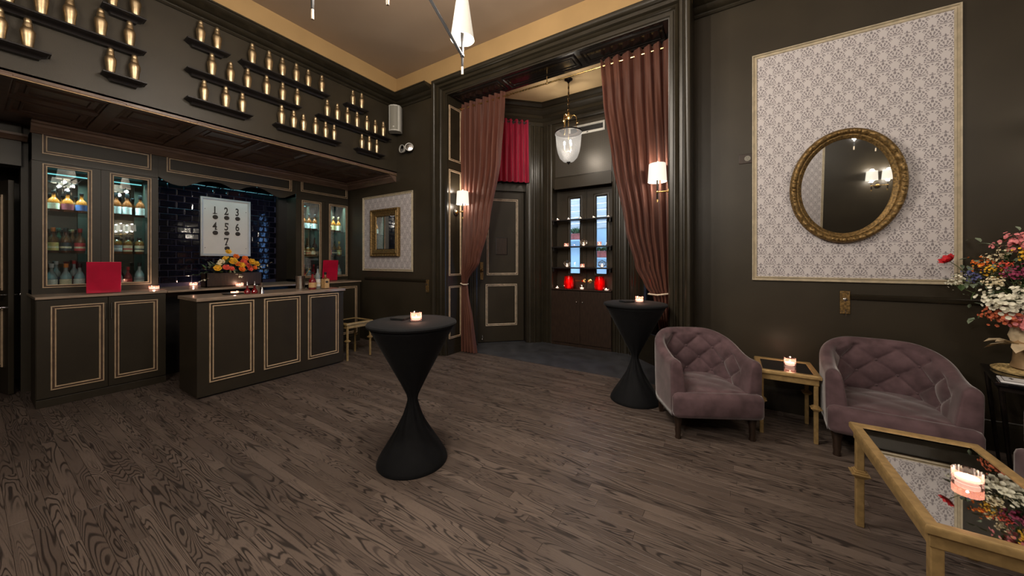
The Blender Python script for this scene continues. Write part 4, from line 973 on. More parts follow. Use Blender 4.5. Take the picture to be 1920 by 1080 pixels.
# chandelier
ch = thing('chandelier', 'branching chrome chandelier with tall cream cone shades', 'chandelier', (-1.80, 1.54, 0))
MB().lathe([(0,4.815),(.09,4.815),(.09,4.80),(.03,4.77),(.012,4.75)], 20).tube([(0, 0, 4.76), (0, 0, 3.42)], .012).sphere((0, 0, 3.53), (.045, .045, .06)).lathe([(.03, 3.46), (.02, 3.42), (.006, 3.40), (0, 3.398)], 14).build('column', 'dark_chrome', ch, smooth=True)
cs_ = [(.055 + .035*math.cos(q)*(1 - .05*q), .015, 3.27 + .035*math.sin(q)) for q in [R(60) + i*math.pi/8 for i in range(22)]]
MB().tube([(.0, 0, 3.40), (.015, .01, 3.34)] + [(x, y, z-.005) for x, y, z in reversed(cs_)], .007).build('scroll', 'dark_chrome', ch, smooth=True)
for (dx, dy, dz) in ((.137, .414, 0), (-.20, -.484, 0), (.252, -.329, 0), (.44, .08, .75), (-.29, .345, .75), (-.443, -.08, .75)):
    zj = 3.03 + dz; top = 3.53 + (.45 if dz else 0)
    a = MB().tube([(0, 0, top), (dx, dy, zj)], .0105).sphere((dx, dy, zj), .015, 10, 6).tube([(dx, dy, zj-.08), (dx, dy, zj+.20)], [.008, .013], 10).build('arm', 'dark_chrome', ch, smooth=True)
    MB().tube([(dx, dy, zj-.135), (dx, dy, zj-.08)], .008).build('finial', 'cream_bright', a, smooth=True)
    s = shade(ch, (dx, dy, zj+.12), .086, .044, .29, m='shade_cone')
    MB().sphere((dx, dy, zj+.235), (.018, .018, .035)).build('bulb', 'bulb_glow', ch, smooth=True)
    bulb('chandelier_light', (dx+.02, dy+.02, zj+.06), P_CHAND*.80, WARM, .03, ch); bulb('chandelier_light', (dx, dy, zj+.43), P_CHAND*.20, WARM, .04, ch)
def dim(o, k):
    for c in o.children:
        if c.type == 'LIGHT': c.data = c.data.copy(); c.data.energy *= k
dim(dup(ch, (2.0, .2, 0), R(50), 'unseen chandelier added behind the camera to light the seating and right wall'), .38)  # unseen copy of the chandelier, added as fill light for the seating side
dim(dup(ch, (-1.1, -1.6, 0), R(110), 'unseen chandelier added behind the camera to light the foreground floor and bar side'), .85)  # another unseen copy, added to brighten the foreground floor and left side
# pendant in the bay
pd = thing('pendant_lantern', 'bell-shaped frosted glass lantern hanging in the bay', 'pendant lamp', (-2.185, 5.15, 3.06))
MB().lathe([(.065,1.36),(.065,1.35),(.03,1.33),(.012,1.30)], 18).tube([(0, 0, 1.31), (0, 0, .80)], .010).build('canopy', 'iron', pd, smooth=True)
link = MB()
for i in range(11): link.tube([(.013*math.cos(q)*(i % 2), .013*math.cos(q)*((i+1) % 2), .82+i*.045+.026*math.sin(q)) for q in [j*math.pi/4 for j in range(8)]], .0035, 5, True)
link.build('chain', 'brass', pd, smooth=True)
MB().lathe([(.012,.72),(.05,.745),(.062,.775),(.04,.79),(.02,.80),(.012,.83)], 16).tube([(0, 0, .74), (0, 0, .40)], .006).build('hub', 'brass', pd, smooth=True)
for i in range(3):
    a = R(20+120*i); pts = [(.04,.765),(.085,.785),(.115,.76),(.128,.71),(.125,.66),(.118,.62),(.125,.57),(.15,.525)]
    MB().tube([(r*math.cos(a), r*math.sin(a), z) for r, z in pts], .006).sphere((.142*math.cos(a), .142*math.sin(a), .655), (.018, .018, .010), 8, 5).tube([(.12*math.cos(a), .12*math.sin(a), .645), (.155*math.cos(a), .155*math.sin(a), .665)], .005).build('scroll_arm', 'brass', pd, smooth=True)
MB().lathe([(.205,.505),(.212,.51),(.212,.525),(.15,.545),(.145,.535),(.20,.515)], 32, cap=False).build('rim', 'iron', pd, smooth=True)
MB().lathe([(.208,.505),(.214,.49),(.205,.47),(.198,.40),(.190,.30),(.172,.20),(.138,.11),(.085,.055),(.03,.038)], 40, cap=False).build('glass_bell', 'pendant_glass', pd, smooth=True)
MB().lathe([(.0,.0),(.010,.006),(.012,.016),(.028,.03),(.034,.042),(0,.05)], 14).build('finial', 'iron', pd, smooth=True)
for i in range(3):
    a = R(80+120*i); x, y = .065*math.cos(a), .065*math.sin(a)
    MB().tube([(0, 0, .22), (x*.7, y*.7, .20), (x, y, .24)], .005).tube([(x, y, .24), (x, y, .31)], .010).build('candle_arm', 'cream_bright', pd, smooth=True)
    MB().sphere((x, y, .345), (.016, .016, .035)).build('bulb', 'bulb_glow', pd, smooth=True)
    bulb('pendant_light', (x, y, .36), P_PEND/3, WARM, .03, pd)
# ------------------------------------------------------------------ curtains of the bay opening
def interp(tab, z):
    for (za, a), (zb, b) in zip(tab, tab[1:]):
        if za >= z >= zb:
            q = (za-z)/(za-zb) if za != zb else 0; q = q*q*(3-2*q)*.5 + q*.5; return a + (b-a)*q
    return tab[-1][1] if z < tab[-1][0] else tab[0][1]
def drape(parent, name, lt, rt, nf, y0, amp, z0, z1, m, rows=90, cols=170, tie=1.14, base_y=None, seed=0):
    rr = random.Random(seed); ph = [rr.uniform(-.5, .5) for _ in range(nf*2)]
    vs = []; fs = []
    for j in range(rows+1):
        z = z0 + (z1-z0)*j/rows; L = interp(lt, z); Rr = interp(rt, z); w = Rr-L
        tight = min(1, max(.18, abs(z-tie)/1.2)); A = interp(amp, z)
        for i in range(cols+1):
            u = i/cols; q = u + .02*math.sin(3*u*math.pi + z*1.3) * (1-tight*.2)
            yy = A*math.sin(2*math.pi*nf*q + .4*math.sin(z*1.1)) + A*.35*math.sin(2*math.pi*nf*2*q + 1.7*z + seed)
            vs.append((L + w*u + A*.25*math.cos(2*math.pi*nf*q), y0 + yy, z))
    for j in range(rows):
        for i in range(cols): a = j*(cols+1)+i; fs.append((a, a+1, a+cols+2, a+cols+1))
    return MB().add(vs, fs).build(name, m, parent, smooth=True, angle=180)
YC = 4.50
def curtain(label, lt, rt, nf, tail_l, tail_r, tie_pts, grom, amp, seed):
    t = thing('curtain', label, 'curtain', (0, 0, 0), 0, 'sheer maroon curtains of the bay opening')
    drape(t, 'upper_drape', lt, rt, nf, YC, amp, 4.165, 1.13, 'sheer_maroon', seed=seed)
    drape(t, 'lower_drape', tail_l, tail_r, nf-2, YC, [(1.14, .02), (.6, .030), (0, .045)], 1.15, .02, 'sheer_maroon', rows=50, cols=110, seed=seed+1)
    MB().tube(tie_pts, .010, 6).build('tieback', 'cream_bright', t, smooth=True)
    for x in grom:
        MB().tube([(x, YC + .024*math.cos(q), 4.092 + .024*math.sin(q)) for q in [k*math.pi/6 for k in range(12)]], .004, 6, True).build('grommet', 'brass', t, smooth=True)
    return t
curtain('sheer maroon curtain gathered tightly beside the panelled jamb lamp', [(4.2, -3.835), (1.13, -3.835)], [(4.2, -2.975), (4.03, -2.985), (3.12, -3.075), (2.13, -3.262), (1.5, -3.47), (1.22, -3.70), (1.12, -3.735)],
        7, [(1.2, -3.835), (1.0, -3.84), (0, -3.845)], [(1.2, -3.725), (1.0, -3.70), (.5, -3.60), (0, -3.53)],
        [(-3.85, 4.55, 1.17), (-3.83, 4.455, 1.15), (-3.76, 4.445, 1.135), (-3.715, 4.48, 1.135), (-3.74, 4.545, 1.14), (-3.85, 4.56, 1.17)], [-3.83 + i*.06*1.99 for i in range(8)], [(4.2, .040), (3.5, .045), (2.2, .042), (1.4, .030), (1.1, .016)], 1)
curtain('wide sheer maroon curtain swept towards the damask wall behind the standing table', [(4.2, -1.455), (3.6, -1.42), (2.84, -1.315), (1.93, -1.155), (1.46, -1.02), (1.22, -.90), (1.13, -.84)], [(4.2, -.605), (1.13, -.605)],
        7, [(1.2, -.85), (1.05, -.80), (.6, -.72), (0, -.70)], [(1.2, -.605), (0, -.605)],
        [(-.59, 4.56, 1.16), (-.62, 4.45, 1.14), (-.74, 4.44, 1.12), (-.85, 4.47, 1.125), (-.80, 4.55, 1.14), (-.59, 4.57, 1.16)], [-1.44 + i*.118 for i in range(8)], [(4.2, .045), (3.5, .055), (2.2, .05), (1.4, .045), (1.1, .025)], 4)
rd = thing('curtain_rod', 'long thin brass curtain rod under the head of the bay opening', 'curtain rod', (XI0, YC, 4.092))
MB().tube([(.001, 0, 0), (XI1-XI0-.001, 0, 0)], .011).build('rod', 'brass', rd, smooth=True)
for x in (.012, XI1-XI0-.012): MB().at(Matrix.Translation((x, 0, 0)) @ Matrix.Rotation(R(90), 4, 'Y')).lathe([(.03,-.008),(.03,.008)], 16).build('bracket', 'brass', rd)
MB().tube([(1.62, 0, .008), (1.62, 0, .10)], .006).sphere((1.62, 0, 0), .018, 10, 6).build('bracket', 'brass', rd)
# red curtain over the transom of the bay door
rc = thing('curtain', 'short bright red curtain hanging over the transom of the panelled door', 'curtain'); vs = []; fs = []; n = 150; mrow = 24
for j in range(mrow+1):
    z = 4.135 + (2.985-4.135)*j/mrow
    for i in range(n+1):
        u = i/n; A = .022 + .020*j/mrow; vs.append((.56 + .93*u + .02*(j/mrow)*(u-.3), -.045 + A*math.sin(2*math.pi*9*u) + .008*math.sin(31*u+j*.12), z + .012*math.sin(2*math.pi*9*u+.8)*(j/mrow)))
for j in range(mrow):
    for i in range(n): a = j*(n+1)+i; fs.append((a, a+1, a+n+2, a+n+1))
MB().at(ML).add(vs, fs).build('cloth', 'red_curtain', rc, smooth=True, angle=180)
MB().at(ML).tube([(.50, -.045, 4.085), (1.53, -.045, 4.085)], .010).build('rod', 'black_plastic', rc, smooth=True)
for i in range(9): MB().at(ML).tube([(.612+i*.104, -.045+.026*math.cos(q), 4.085+.026*math.sin(q)) for q in [k*math.pi/5 for k in range(10)]], .004, 6, True).build('grommet', 'black_plastic', rc, smooth=True)
# ------------------------------------------------------------------ bay: niche with shelves, shutters, cabinet
nc = thing('niche_cabinet', 'dark two-door cabinet under the candle niche of the bay', 'cabinet', (-2.80, 5.79, 0))
MB().box((0, .02, 0), (1.11, .29, 1.005)).build('body', 'dark_wood', nc)
for a, b, kx in ((.004, .553, .50), (.557, 1.106, .61)):
    d = MB().box((a, 0, .06), (b, .02, .99), .003).build('door', 'dark_wood', nc)
    MB().sphere((kx, -.016, .80), .014, 10, 6).build('knob', 'steel', d, smooth=True)
MB().box((-.0, -.015, 1.005), (1.11, .28, 1.025), .003).build('top', 'dark_wood', nc)
for z, w in ((2.275, 'top'), (1.79, 'middle'), (1.412, 'lowest')):
    t = thing('niche_shelf', f'{w} black shelf of candles in the bay niche', 'shelf', (-2.798, 5.80, z-.022), 0, 'black shelves in the bay niche')
    MB().box((0, 0, 0), (1.106, .20, .022), .003).build('board', 'shelf_black', t)
    for x in (.03, 1.076): MB().box((x-.012, .02, -.06), (x+.012, .14, 0)).build('bracket', 'shelf_black', t)
# glazed double doors behind the shelves (street side)
def leaf_door(name, x0, x1, w0, w1, label, kx):
    y = 6.05
    f = MB().box((x0, y, 1.0), (w0, y+.04, 2.86)).box((w1, y, 1.0), (x1, y+.04, 2.86)).box((w0, y, 1.0), (w1, y+.04, 1.30)).box((w0, y, 2.68), (w1, y+.04, 2.86))
    o = struct(f.build(name, 'cabinet_paint'), label)
    MB().at(Matrix.Translation((w0-.05, y, 1.25))).frame(w1-w0+.10, 1.48, [(0,0),(0,.012),(.012,.016),(.03,.014),(.042,.006),(.05,0)]).build('moulding', 'trim_paint', o, smooth=True)
    MB().box((w0, y+.016, 1.30), (w1, y+.022, 2.68)).build('pane', 'window_glass', o)
    mb = MB().at(Matrix.Translation((kx, y, 1.165)) @ Matrix.Rotation(R(90), 4, 'X')); mb.lathe([(.038,0),(.038,.006),(.024,.010),(.012,.03),(.026,.045),(.026,.055),(.012,.062),(0,.063)], 18)
    mb.build('knob', 'brass', o, smooth=True)
    MB().tube([(kx, y-.012, 1.165), (kx + (-.17 if kx < -2.2 else .17), y-.012, 1.165)], .006).build('bolt', 'brass', o, smooth=True)
leaf_door('door_3', -2.80, -2.222, -2.535, -2.346, 'glazed street door leaf behind the candle shelves', -2.255)
leaf_door('door_4', -2.218, -1.69, -2.034, -1.851, 'second glazed street door leaf behind the candle shelves', -2.155)
struct(MB().box((-2.232, 6.03, 1.0), (-2.208, 6.052, 2.86), .004).build('trim_19', 'trim_paint'), 'meeting bead of the glazed doors')
# header, perforated transom, air conditioner
struct(MB().box((-2.76, 5.835, 2.84), (-1.70, 5.85, 3.04), .004).build('trim_20', 'cabinet_paint'), 'plain header above the niche')
struct(MB().box((-2.74, 5.842, 3.06), (-1.70, 5.85, 3.99)).build('trim_21', 'perforated'), 'perforated metal transom panel')
ac = thing('air_conditioner', 'white framed slot of an air conditioner high in the bay wall', 'air conditioner', (-2.47, 5.842, 3.765))
MB().frame(.66, .165, [(0,0),(0,.02),(.006,.024),(.028,.022),(.034,.008),(.036,0)]).build('frame', 'white_plastic', ac, smooth=True)
MB().box((.03, -.004, .03), (.63, 0, .14)).build('slot', 'black_plastic', ac)
MB().box((.22, -.026, -.002), (.64, -.0, .036), .003).build('control_strip', 'white_plastic', ac)
MB().box((.34, -.0275, .010), (.37, -.026, .026)).build('display', 'black_plastic', ac)
# tall window of the right angled bay wall
wn = struct(MB().at(MR).box((.30, .05, .35), (.35, .13, 3.15)).box((.87, .05, .35), (.92, .13, 3.15)).box((.30, .05, .35), (.92, .13, .42)).box((.30, .05, 3.08), (.92, .13, 3.15)).box((.30, .05, 1.75), (.92, .13, 1.80)).build('window_1', 'trim_paint'), 'tall narrow street window of the bay')
for z0, z1 in ((.42, 1.75), (1.80, 3.08)): MB().at(MR).box((.35, .085, z0), (.87, .091, z1)).build('pane', 'tinted_glass', wn)
# ------------------------------------------------------------------ street seen through the panes
ow = struct(MB().box((-4.6, 8.6, -.2), (-1.0, 8.75, 2.35)).box((-1.0, 8.75, -.2), (4.5, 8.9, 2.35)).build('wall_street', 'outside_wall'), 'pale blue facade across the street')
for i in range(9): MB().box((-4.6, 8.585, 2.35+i*.16), (4.5, 8.62, 2.50+i*.16), .004).build('siding_board', 'outside_siding', ow)
struct(MB().box((-6, 6.3, -.25), (5, 9, -.14)).build('ground_street', 'outside_siding'))
def planter(loc, label, seed):
    t = thing('window_box', label, 'planter', loc); rr = random.Random(seed)
    MB().box((-.30, -.09, 0), (.30, .09, .16), .01).build('box', 'planter_red', t); mb = MB()
    for i in range(90): leaf(mb, (rr.uniform(-.28, .28), rr.uniform(-.08, .08), .15), (rr.uniform(-.6, .6), rr.uniform(-.8, .4), 1), rr.uniform(.08, .2), .018)
    mb.build('leaves', 'leaf_green', t, kind='stuff')
    MB().box((-.34, -.1, -.03), (.34, .2, 0)).build('bracket', 'outside_wall', t)
planter((-3.39, 8.46, 2.07), 'red window box of green plants seen through the first glazed leaf', 2)
planter((-2.69, 8.46, 1.61), 'window box of green plants seen low through the second glazed leaf', 3)
# ------------------------------------------------------------------ candles and vases in the niche
YN = 5.90
GN = 'candles in the bay niche'
def tealight(x, z, w): votive('candle', (x, YN-.02, z), w, .026, .045, 'clear_glass', GN, .10, 14, True)
for x, w in ((-2.705, 'leftmost tealight of five on the top niche shelf'), (-2.493, 'second tealight of five on the top niche shelf'), (-2.268, 'middle tealight of five on the top niche shelf'), (-2.022, 'fourth tealight of five on the top niche shelf'), (-1.769, 'rightmost tealight of five on the top niche shelf')):
    tealight(x, 2.275, w)
votive('candle', (-2.534, YN-.03, 1.79), 'rose glass candle on the middle niche shelf, nearest the panelled door', .042, .06, 'rose_glass', GN, .15)
votive('candle', (-1.918, YN-.03, 1.79), 'rose glass candle on the middle niche shelf, nearest the wide curtain', .036, .07, 'rose_glass', GN, .15)
votive('candle', (-2.228, YN-.03, 1.412), 'rose glass candle in the middle of the lowest niche shelf', .040, .065, 'rose_glass', GN, .15)
votive('candle', (-2.705, YN-.05, 1.025), 'tealight on the niche ledge beside the first red vase', .030, .035, 'clear_glass', GN, .10)
votive('candle', (-2.228, YN-.05, 1.025), 'clear glass candle between the two red vases on the niche ledge', .036, .07, 'clear_glass', GN, .15)
votive('candle', (-1.787, YN-.05, 1.025), 'low round candle at the right end of the niche ledge', .040, .035, 'clear_glass', GN, .12)
def geo(loc, label, s=.075):
    t = thing('wire_candle_holder', label, 'candle holder', loc, 0, 'faceted wire candle holders')
    bm = bmesh.new(); bmesh.ops.create_icosphere(bm, subdivisions=1, radius=s)
    mb = MB()
    for e in bm.edges: a, b = e.verts; mb.tube([(a.co.x, a.co.y, a.co.z*.85+s*.85), (b.co.x, b.co.y, b.co.z*.85+s*.85)], .0035, 5)
    bm.free(); mb.build('wire_cage', 'steel', t)
    MB().lathe([(0,.012),(.022,.012),(.022,.04),(0,.042)], 12).build('wax', 'wax', t); MB().lathe([(0,.042),(.005,.05),(.003,.065),(0,.07)], 8).build('flame', 'flame', t)
    bulb('candle_light', (0, 0, .08), .12, (1, .6, .3), .012, t)
geo((-2.208, YN-.02, 1.79), 'faceted wire candle holder on the middle niche shelf')
geo((-2.524, YN-.02, 1.412), 'faceted wire candle holder on the lowest niche shelf, nearer the panelled door')
geo((-1.875, YN-.02, 1.412), 'faceted wire candle holder on the lowest niche shelf, nearer the wide curtain')
def redvase(loc, label):
    t = thing('glass_vase', label, 'vase', loc, 0, 'red glass hurricane vases')
    MB().lathe([(0,0),(.065,0),(.078,.01),(.092,.05),(.090,.12),(.078,.20),(.072,.235),(.069,.235),(.075,.20),(.087,.12),(.088,.05),(.074,.014),(0,.01)], 26, wob=lambda a, z: 1+.012*math.cos(a*14)).build('glass', 'red_glass', t, smooth=True)
    MB().lathe([(0,.012),(.03,.012),(.03,.07),(0,.072)], 12).build('candle', 'wax', t); MB().lathe([(0,.072),(.006,.085),(.003,.10),(0,.11)], 8).build('flame', 'flame', t)
    bulb('candle_light', (0, 0, .13), .55, (1, .5, .25), .02, t)
redvase((-2.478, YN-.045, 1.025), 'ruby red glass vase on the niche ledge, nearer the panelled door')
redvase((-1.912, YN-.045, 1.025), 'ruby red glass vase on the niche ledge, nearer the wide curtain')
# ------------------------------------------------------------------ standing tables in stretch covers
def standing_table(loc, rz, label):
    t = thing('standing_table', label, 'table', loc, rz, 'hourglass standing tables')
    pr = [(.262,0),(.264,.006),(.256,.03),(.232,.075),(.196,.13),(.155,.19),(.116,.25),(.086,.31),(.062,.37),(.046,.42),(.038,.455),(.037,.475),(.044,.505),(.066,.55),(.105,.625),(.155,.722),(.206,.82),(.256,.915),(.302,1.005),(.318,1.035)]
    def wob(a, z): k = math.exp(-((z-.40)/.20)**2); return 1 + .10*k*math.cos(a*9 + z*16) + .03*k*math.cos(a*5 - z*22)
    MB().lathe(pr, 72, wob=wob).build('stretch_cover', 'stretch_cloth', t, smooth=True, angle=180)
    MB().lathe([(.320,1.034),(.334,1.040),(.336,1.052),(.330,1.062),(.322,1.065),(0,1.065)], 72).build('top', 'stretch_cloth', t, smooth=True)
    return t
standing_table((-2.075, 1.852, 0), 0, 'hourglass standing table in black stretch cloth, alone in mid floor')
standing_table((-.895, 3.965, 0), R(40), 'hourglass standing table in black stretch cloth, beside the armchair and wide curtain')
def napkins(loc, rz, label):
    t = thing('napkin_stack', label, 'napkins', loc, rz); mb = MB()
    for i in range(4): mb.M = Matrix.Rotation(rnd.uniform(-.1, .1), 4, 'Z'); mb.box((-.06, -.06, i*.004), (.06, .06, i*.004+.0035))
    mb.build('napkins', 'black_plastic', t)
votive('candle', (-2.06, 1.875, 1.066), 'rose glass candle on the standing table in mid floor', .042, .068, 'rose_glass', 'table candles', .5)
napkins((-2.215, 1.86, 1.066), .3, 'black napkins beside the candle on the mid-floor standing table')
votive('candle', (-.865, 4.04, 1.066), 'rose glass candle on the standing table by the wide curtain', .042, .068, 'rose_glass', 'table candles', .5)
napkins((-.99, 3.99, 1.066), .8, 'black napkins on the standing table by the wide curtain')
# ------------------------------------------------------------------ gilt tables
def gilt_table(name, loc, w, d, h, label, glass, leg=.034, rz=0):
    """loc: corner with the smallest local x, y"""
    t = thing(name, label, 'table', loc, rz, 'gilt side and coffee tables'); fw = .045
    f = MB(); prof = [(0,-.030),(0,-.008),(.006,0),(.036,0),(.044,-.004),(.046,-.012)]
    vs = []
    for i, o in prof: vs += [(i, i, h+o), (w-i, i, h+o), (w-i, d-i, h+o), (i, d-i, h+o)]
    fs = [(a*4+i, a*4+(i+1) % 4, (a+1)*4+(i+1) % 4, (a+1)*4+i) for a in range(len(prof)-1) for i in range(4)]
    f.add(vs, fs).build('top_frame', 'gold_paint', t, smooth=True, angle=40)
    MB().box((.044, .044, h-.018), (w-.044, d-.044, h-.008)).build('glass_top', glass, t)
    q = .016
    for a, b in (((q, q, h-.085), (w-q, q+.018, h-.028)), ((q, d-q-.018, h-.085), (w-q, d-q, h-.028)), ((q, q+.018, h-.085), (q+.018, d-q-.018, h-.028)), ((w-q-.018, q+.018, h-.085), (w-q, d-q-.018, h-.028))): MB().box(a, b, .003).build('apron', 'gold_paint', t)
    for x in (q+leg/2+.004, w-q-leg/2-.004):
        for y in (q+leg/2+.004, d-q-leg/2-.004):
            L = MB().box((x-leg/2, y-leg/2, 0), (x+leg/2, y+leg/2, h-.06), .004).build('leg', 'gold_paint', t)
            c = MB(); zc = h*.56; m_ = leg/2
            for dz, e, th in ((0, .004, .008), (.008, .012, .010), (.018, .022, .008), (.026, .014, .010), (.036, .006, .008)): c.box((x-m_-e, y-m_-e, zc-dz-th), (x+m_+e, y+m_+e, zc-dz), .002)
            c.build('collar', 'gold_paint', L)
    return t
gilt_table('coffee_table', (.592, 1.852, 0), .495, .955, .58, 'gilt coffee table with a mirrored top in the foreground', 'table_mirror', .036)
gilt_table('side_table', (.198, 3.772, 0), .44, .495, .572, 'gilt side table with a black glass top between the armchairs', 'black_glass', .030)
gilt_table('side_table', (-5.395, 3.105, 0), .475, .46, .575, 'small gilt side table against the end of the bar', 'black_glass', .026)
votive('candle', (.868, 2.325, .573), 'large ribbed rose glass candle on the mirrored coffee table', .044, .050, 'rose_glass', 'table candles', .5, 44)
votive('candle', (.46, 4.06, .565), 'rose glass candle on the side table between the armchairs', .044, .075, 'rose_glass', 'table candles', .5)
# ------------------------------------------------------------------ tufted tub armchair
def armchair(loc, rz, label):
    t = thing('armchair', label, 'armchair', loc, rz, 'tufted mauve tub armchairs')
    HW, YF, RB = .335, -.305, .335; TH_ = .060
    # U path: left front -> back -> right front
    path = []; ns = 36; nc_ = 96
    y_s = .02
    for i in range(ns): q = i/ns; path.append((-HW, YF + (y_s-YF)*q, -1, 0))
    for i in range(nc_+1):
        a = math.pi - math.pi*i/nc_; ca, sa = math.cos(a), math.sin(a); e = .86
        px_ = HW*math.copysign(abs(ca)**e, ca); py_ = y_s + .325*abs(sa)**e; nx, ny = ca, sa; path.append((px_, py_, nx, ny))
    for i in range(1, ns+1): q = i/ns; path.append((HW, y_s + (YF-y_s)*q, 1, 0))
    S = [0]
    for a, b in zip(path, path[1:]): S.append(S[-1] + math.hypot(b[0]-a[0], b[1]-a[1]))
    tot = S[-1]; DS = tot/12.0; DZ = .108
    def top(s):
        q = abs(s-tot/2)/(tot/2); q = max(0, min(1, (q-.18)/.72)); q = q*q*(3-2*q); return .845 - .165*q
    rows = []; btn = []
    nin, ntp, nout = 44, 14, 8
    for (x, y, nx, ny), s in zip(path, S):
        h = top(s); endf = min(1, min(s, tot-s)/.06)
        row = []
        zb = .36; zt = h - TH_
        for k in range(nin+1):
            q = k/nin; z = zb + (zt-zb)*q; lean = .035*(q**1.2)
            a_ = (s-tot/2)/DS; b_ = (z-.45)/DZ
            puff = (abs(math.sin(math.pi*(a_+b_)/2))*abs(math.sin(math.pi*(a_-b_)/2)))**.36
            fade = min(1, max(0, (s-.10)/.08))*min(1, max(0, (tot-.10-s)/.08))
            d = -.058 + lean - .036*(puff*fade + (1-fade)*.7) + .006
            row.append((x + nx*d, y + ny*d, z))
        for k in range(1, ntp):
            a = math.pi*k/ntp; r0 = .062-.035+.020
            d = -math.cos(a)*TH_*1.0 + .016*(1-k/ntp)*0; base_in = row[nin]; 
            q = k/ntp; din = -.062+.035-.012; dout = TH_
            dd = din*(1+math.cos(a))/2 + dout*(1-math.cos(a))/2
            row.append((x + nx*dd, y + ny*dd, zt + (h-zt)*math.sin(a)))
        for k in range(nout+1):
            z = zt + (.195-zt)*k/nout; dd = TH_ - .012*(k/nout)**2
            row.append((x + nx*dd, y + ny*dd, z))
        row.append((x, y, .195)); row.append((x - nx*.06, y - ny*.06, .195)); row.append((x - nx*.062, y - ny*.062, .30))
        rows.append(row)
    K = len(rows[0])
    def capr(row, sgn):
        out = []; c = Vector((sum(p[0] for p in row)/K, row[0][1], sum(p[2] for p in row)/K))
        for st in range(1, 6):
            f = math.cos(st/5*math.pi/2); o = .034*math.sin(st/5*math.pi/2); k2 = .78 + .22*f
            out.append([(c.x + (p[0]-c.x)*(k2 if st < 5 else .3), p[1] - o, c.z + (p[2]-c.z)*((.86+.14*f) if st < 5 else .6)) for p in row])
        return out
    allr = list(reversed(capr(rows[0], -1))) + rows + capr(rows[-1], 1)
    vs = [p for r in allr for p in r]; fs = []; n = len(allr)
    for j in range(n-1):
        for k in range(K): q = (k+1) % K; fs.append((j*K+k, j*K+q, (j+1)*K+q, (j+1)*K+k))
    fs += [tuple(range(K)), tuple((n-1)*K+k for k in range(K))]
    shell = MB().add(vs, fs).build('back_and_arms', 'velvet', t, smooth=True, angle=180)
    def at_s(s):
        for i in range(len(S)-1):
            if S[i] <= s <= S[i+1]: q = (s-S[i])/(S[i+1]-S[i]); return [path[i][j]*(1-q)+path[i+1][j]*q for j in range(4)]
    for iz in (0, 1, 2, 3):
        for a in range(-6, 7):
            if (a + iz) % 2: continue
            s = tot/2 + a*DS; z = .45 + iz*DZ
            if not (.14 < s < tot-.14) or z > top(s)-.09: continue
            x, y, nx, ny = at_s(s); q = (z-.36)/(top(s)-TH_-.36); d = -.062 + .035*q**1.2 + .004
            MB().sphere((x+nx*d, y+ny*d, z), (.011, .011, .011), 10, 6).build('button', 'velvet', shell, smooth=True)
    # piping down the outer front edges
    # seat
    g = 26; vs = []; fs = []
    x0, x1, y0, y1 = -.275, .275, -.36, .27
    for j in range(g+1):
        for i in range(g+1):
            u, v = i/g, j/g; x = x0+(x1-x0)*u; y = y0+(y1-y0)*v
            a_ = x/.15; b_ = (y+.05)/.15
            puff = (abs(math.sin(math.pi*(a_+b_)/2))*abs(math.sin(math.pi*(a_-b_)/2)))**.6
            edge = min(1, (v)/.10); z = .405 + .010*puff + .018*math.sin(math.pi*u)*math.sin(math.pi*min(1, v*1.1)) - .045*(1-edge)**2
            vs.append((x, y + (0 if v else 0), z))
    for j in range(g):
        for i in range(g): a = j*(g+1)+i; fs.append((a, a+1, a+g+2, a+g+1))
    # front face and sides down to the rail
    b0 = len(vs); prev = [i for i in range(g+1)]
    for kz, (dy, z) in enumerate(((-.010, .345), (-.014, .30), (-.012, .25), (-.006, .215), (.004, .197))):
        st = len(vs)
        for i in range(g+1): vs.append((x0+(x1-x0)*i/g, y0+dy, z))
        cur = [st+i for i in range(g+1)]
        for i in range(g): fs.append((prev[i], prev[i+1], cur[i+1], cur[i]))
        prev = cur
    seat = MB().add(vs, fs); seat.box((-.285, -.362, .197), (.285, .25, .39)); seat.build('seat', 'velvet', t, smooth=True, angle=50)
    MB().box((-.386, -.400, .196), (.386, -.285, .408), .045).build('front_rail', 'velvet', t, smooth=True, angle=60)
    MB().box((-.32, -.33, .185), (.32, .30, .198)).build('base_board', 'black_plastic', t)
    for x in (-.3225, .3225):
        MB().lathe([(.024,.0),(.026,.008),(.022,.03),(.027,.07),(.024,.10),(.032,.15),(.036,.17),(.036,.197)], 14, (x, -.30, 0)).build('leg', 'dark_wood', t, smooth=True)
        MB().at(Matrix.Translation((x*.86, .27, 0))).prism([(-.022, 0), (.0, 0), (.022, .197), (-.022, .197)], -.02, .02, 'x').build('leg', 'dark_wood', t)
    return t
ch1 = armchair((-.25, 3.695, 0), R(28.2), 'tufted mauve velvet tub armchair beside the standing table')
ch1.scale = (.95, .95, 1)
c2 = dup(ch1, (1.05, 3.95, 0), R(-4), 'tufted mauve velvet tub armchair in front of the flower table'); c2.scale = (1, 1, 1)
dup(ch1, (1.88, 3.13, 0), R(-80), 'tufted mauve armchair cut by the frame edge beyond the coffee table')
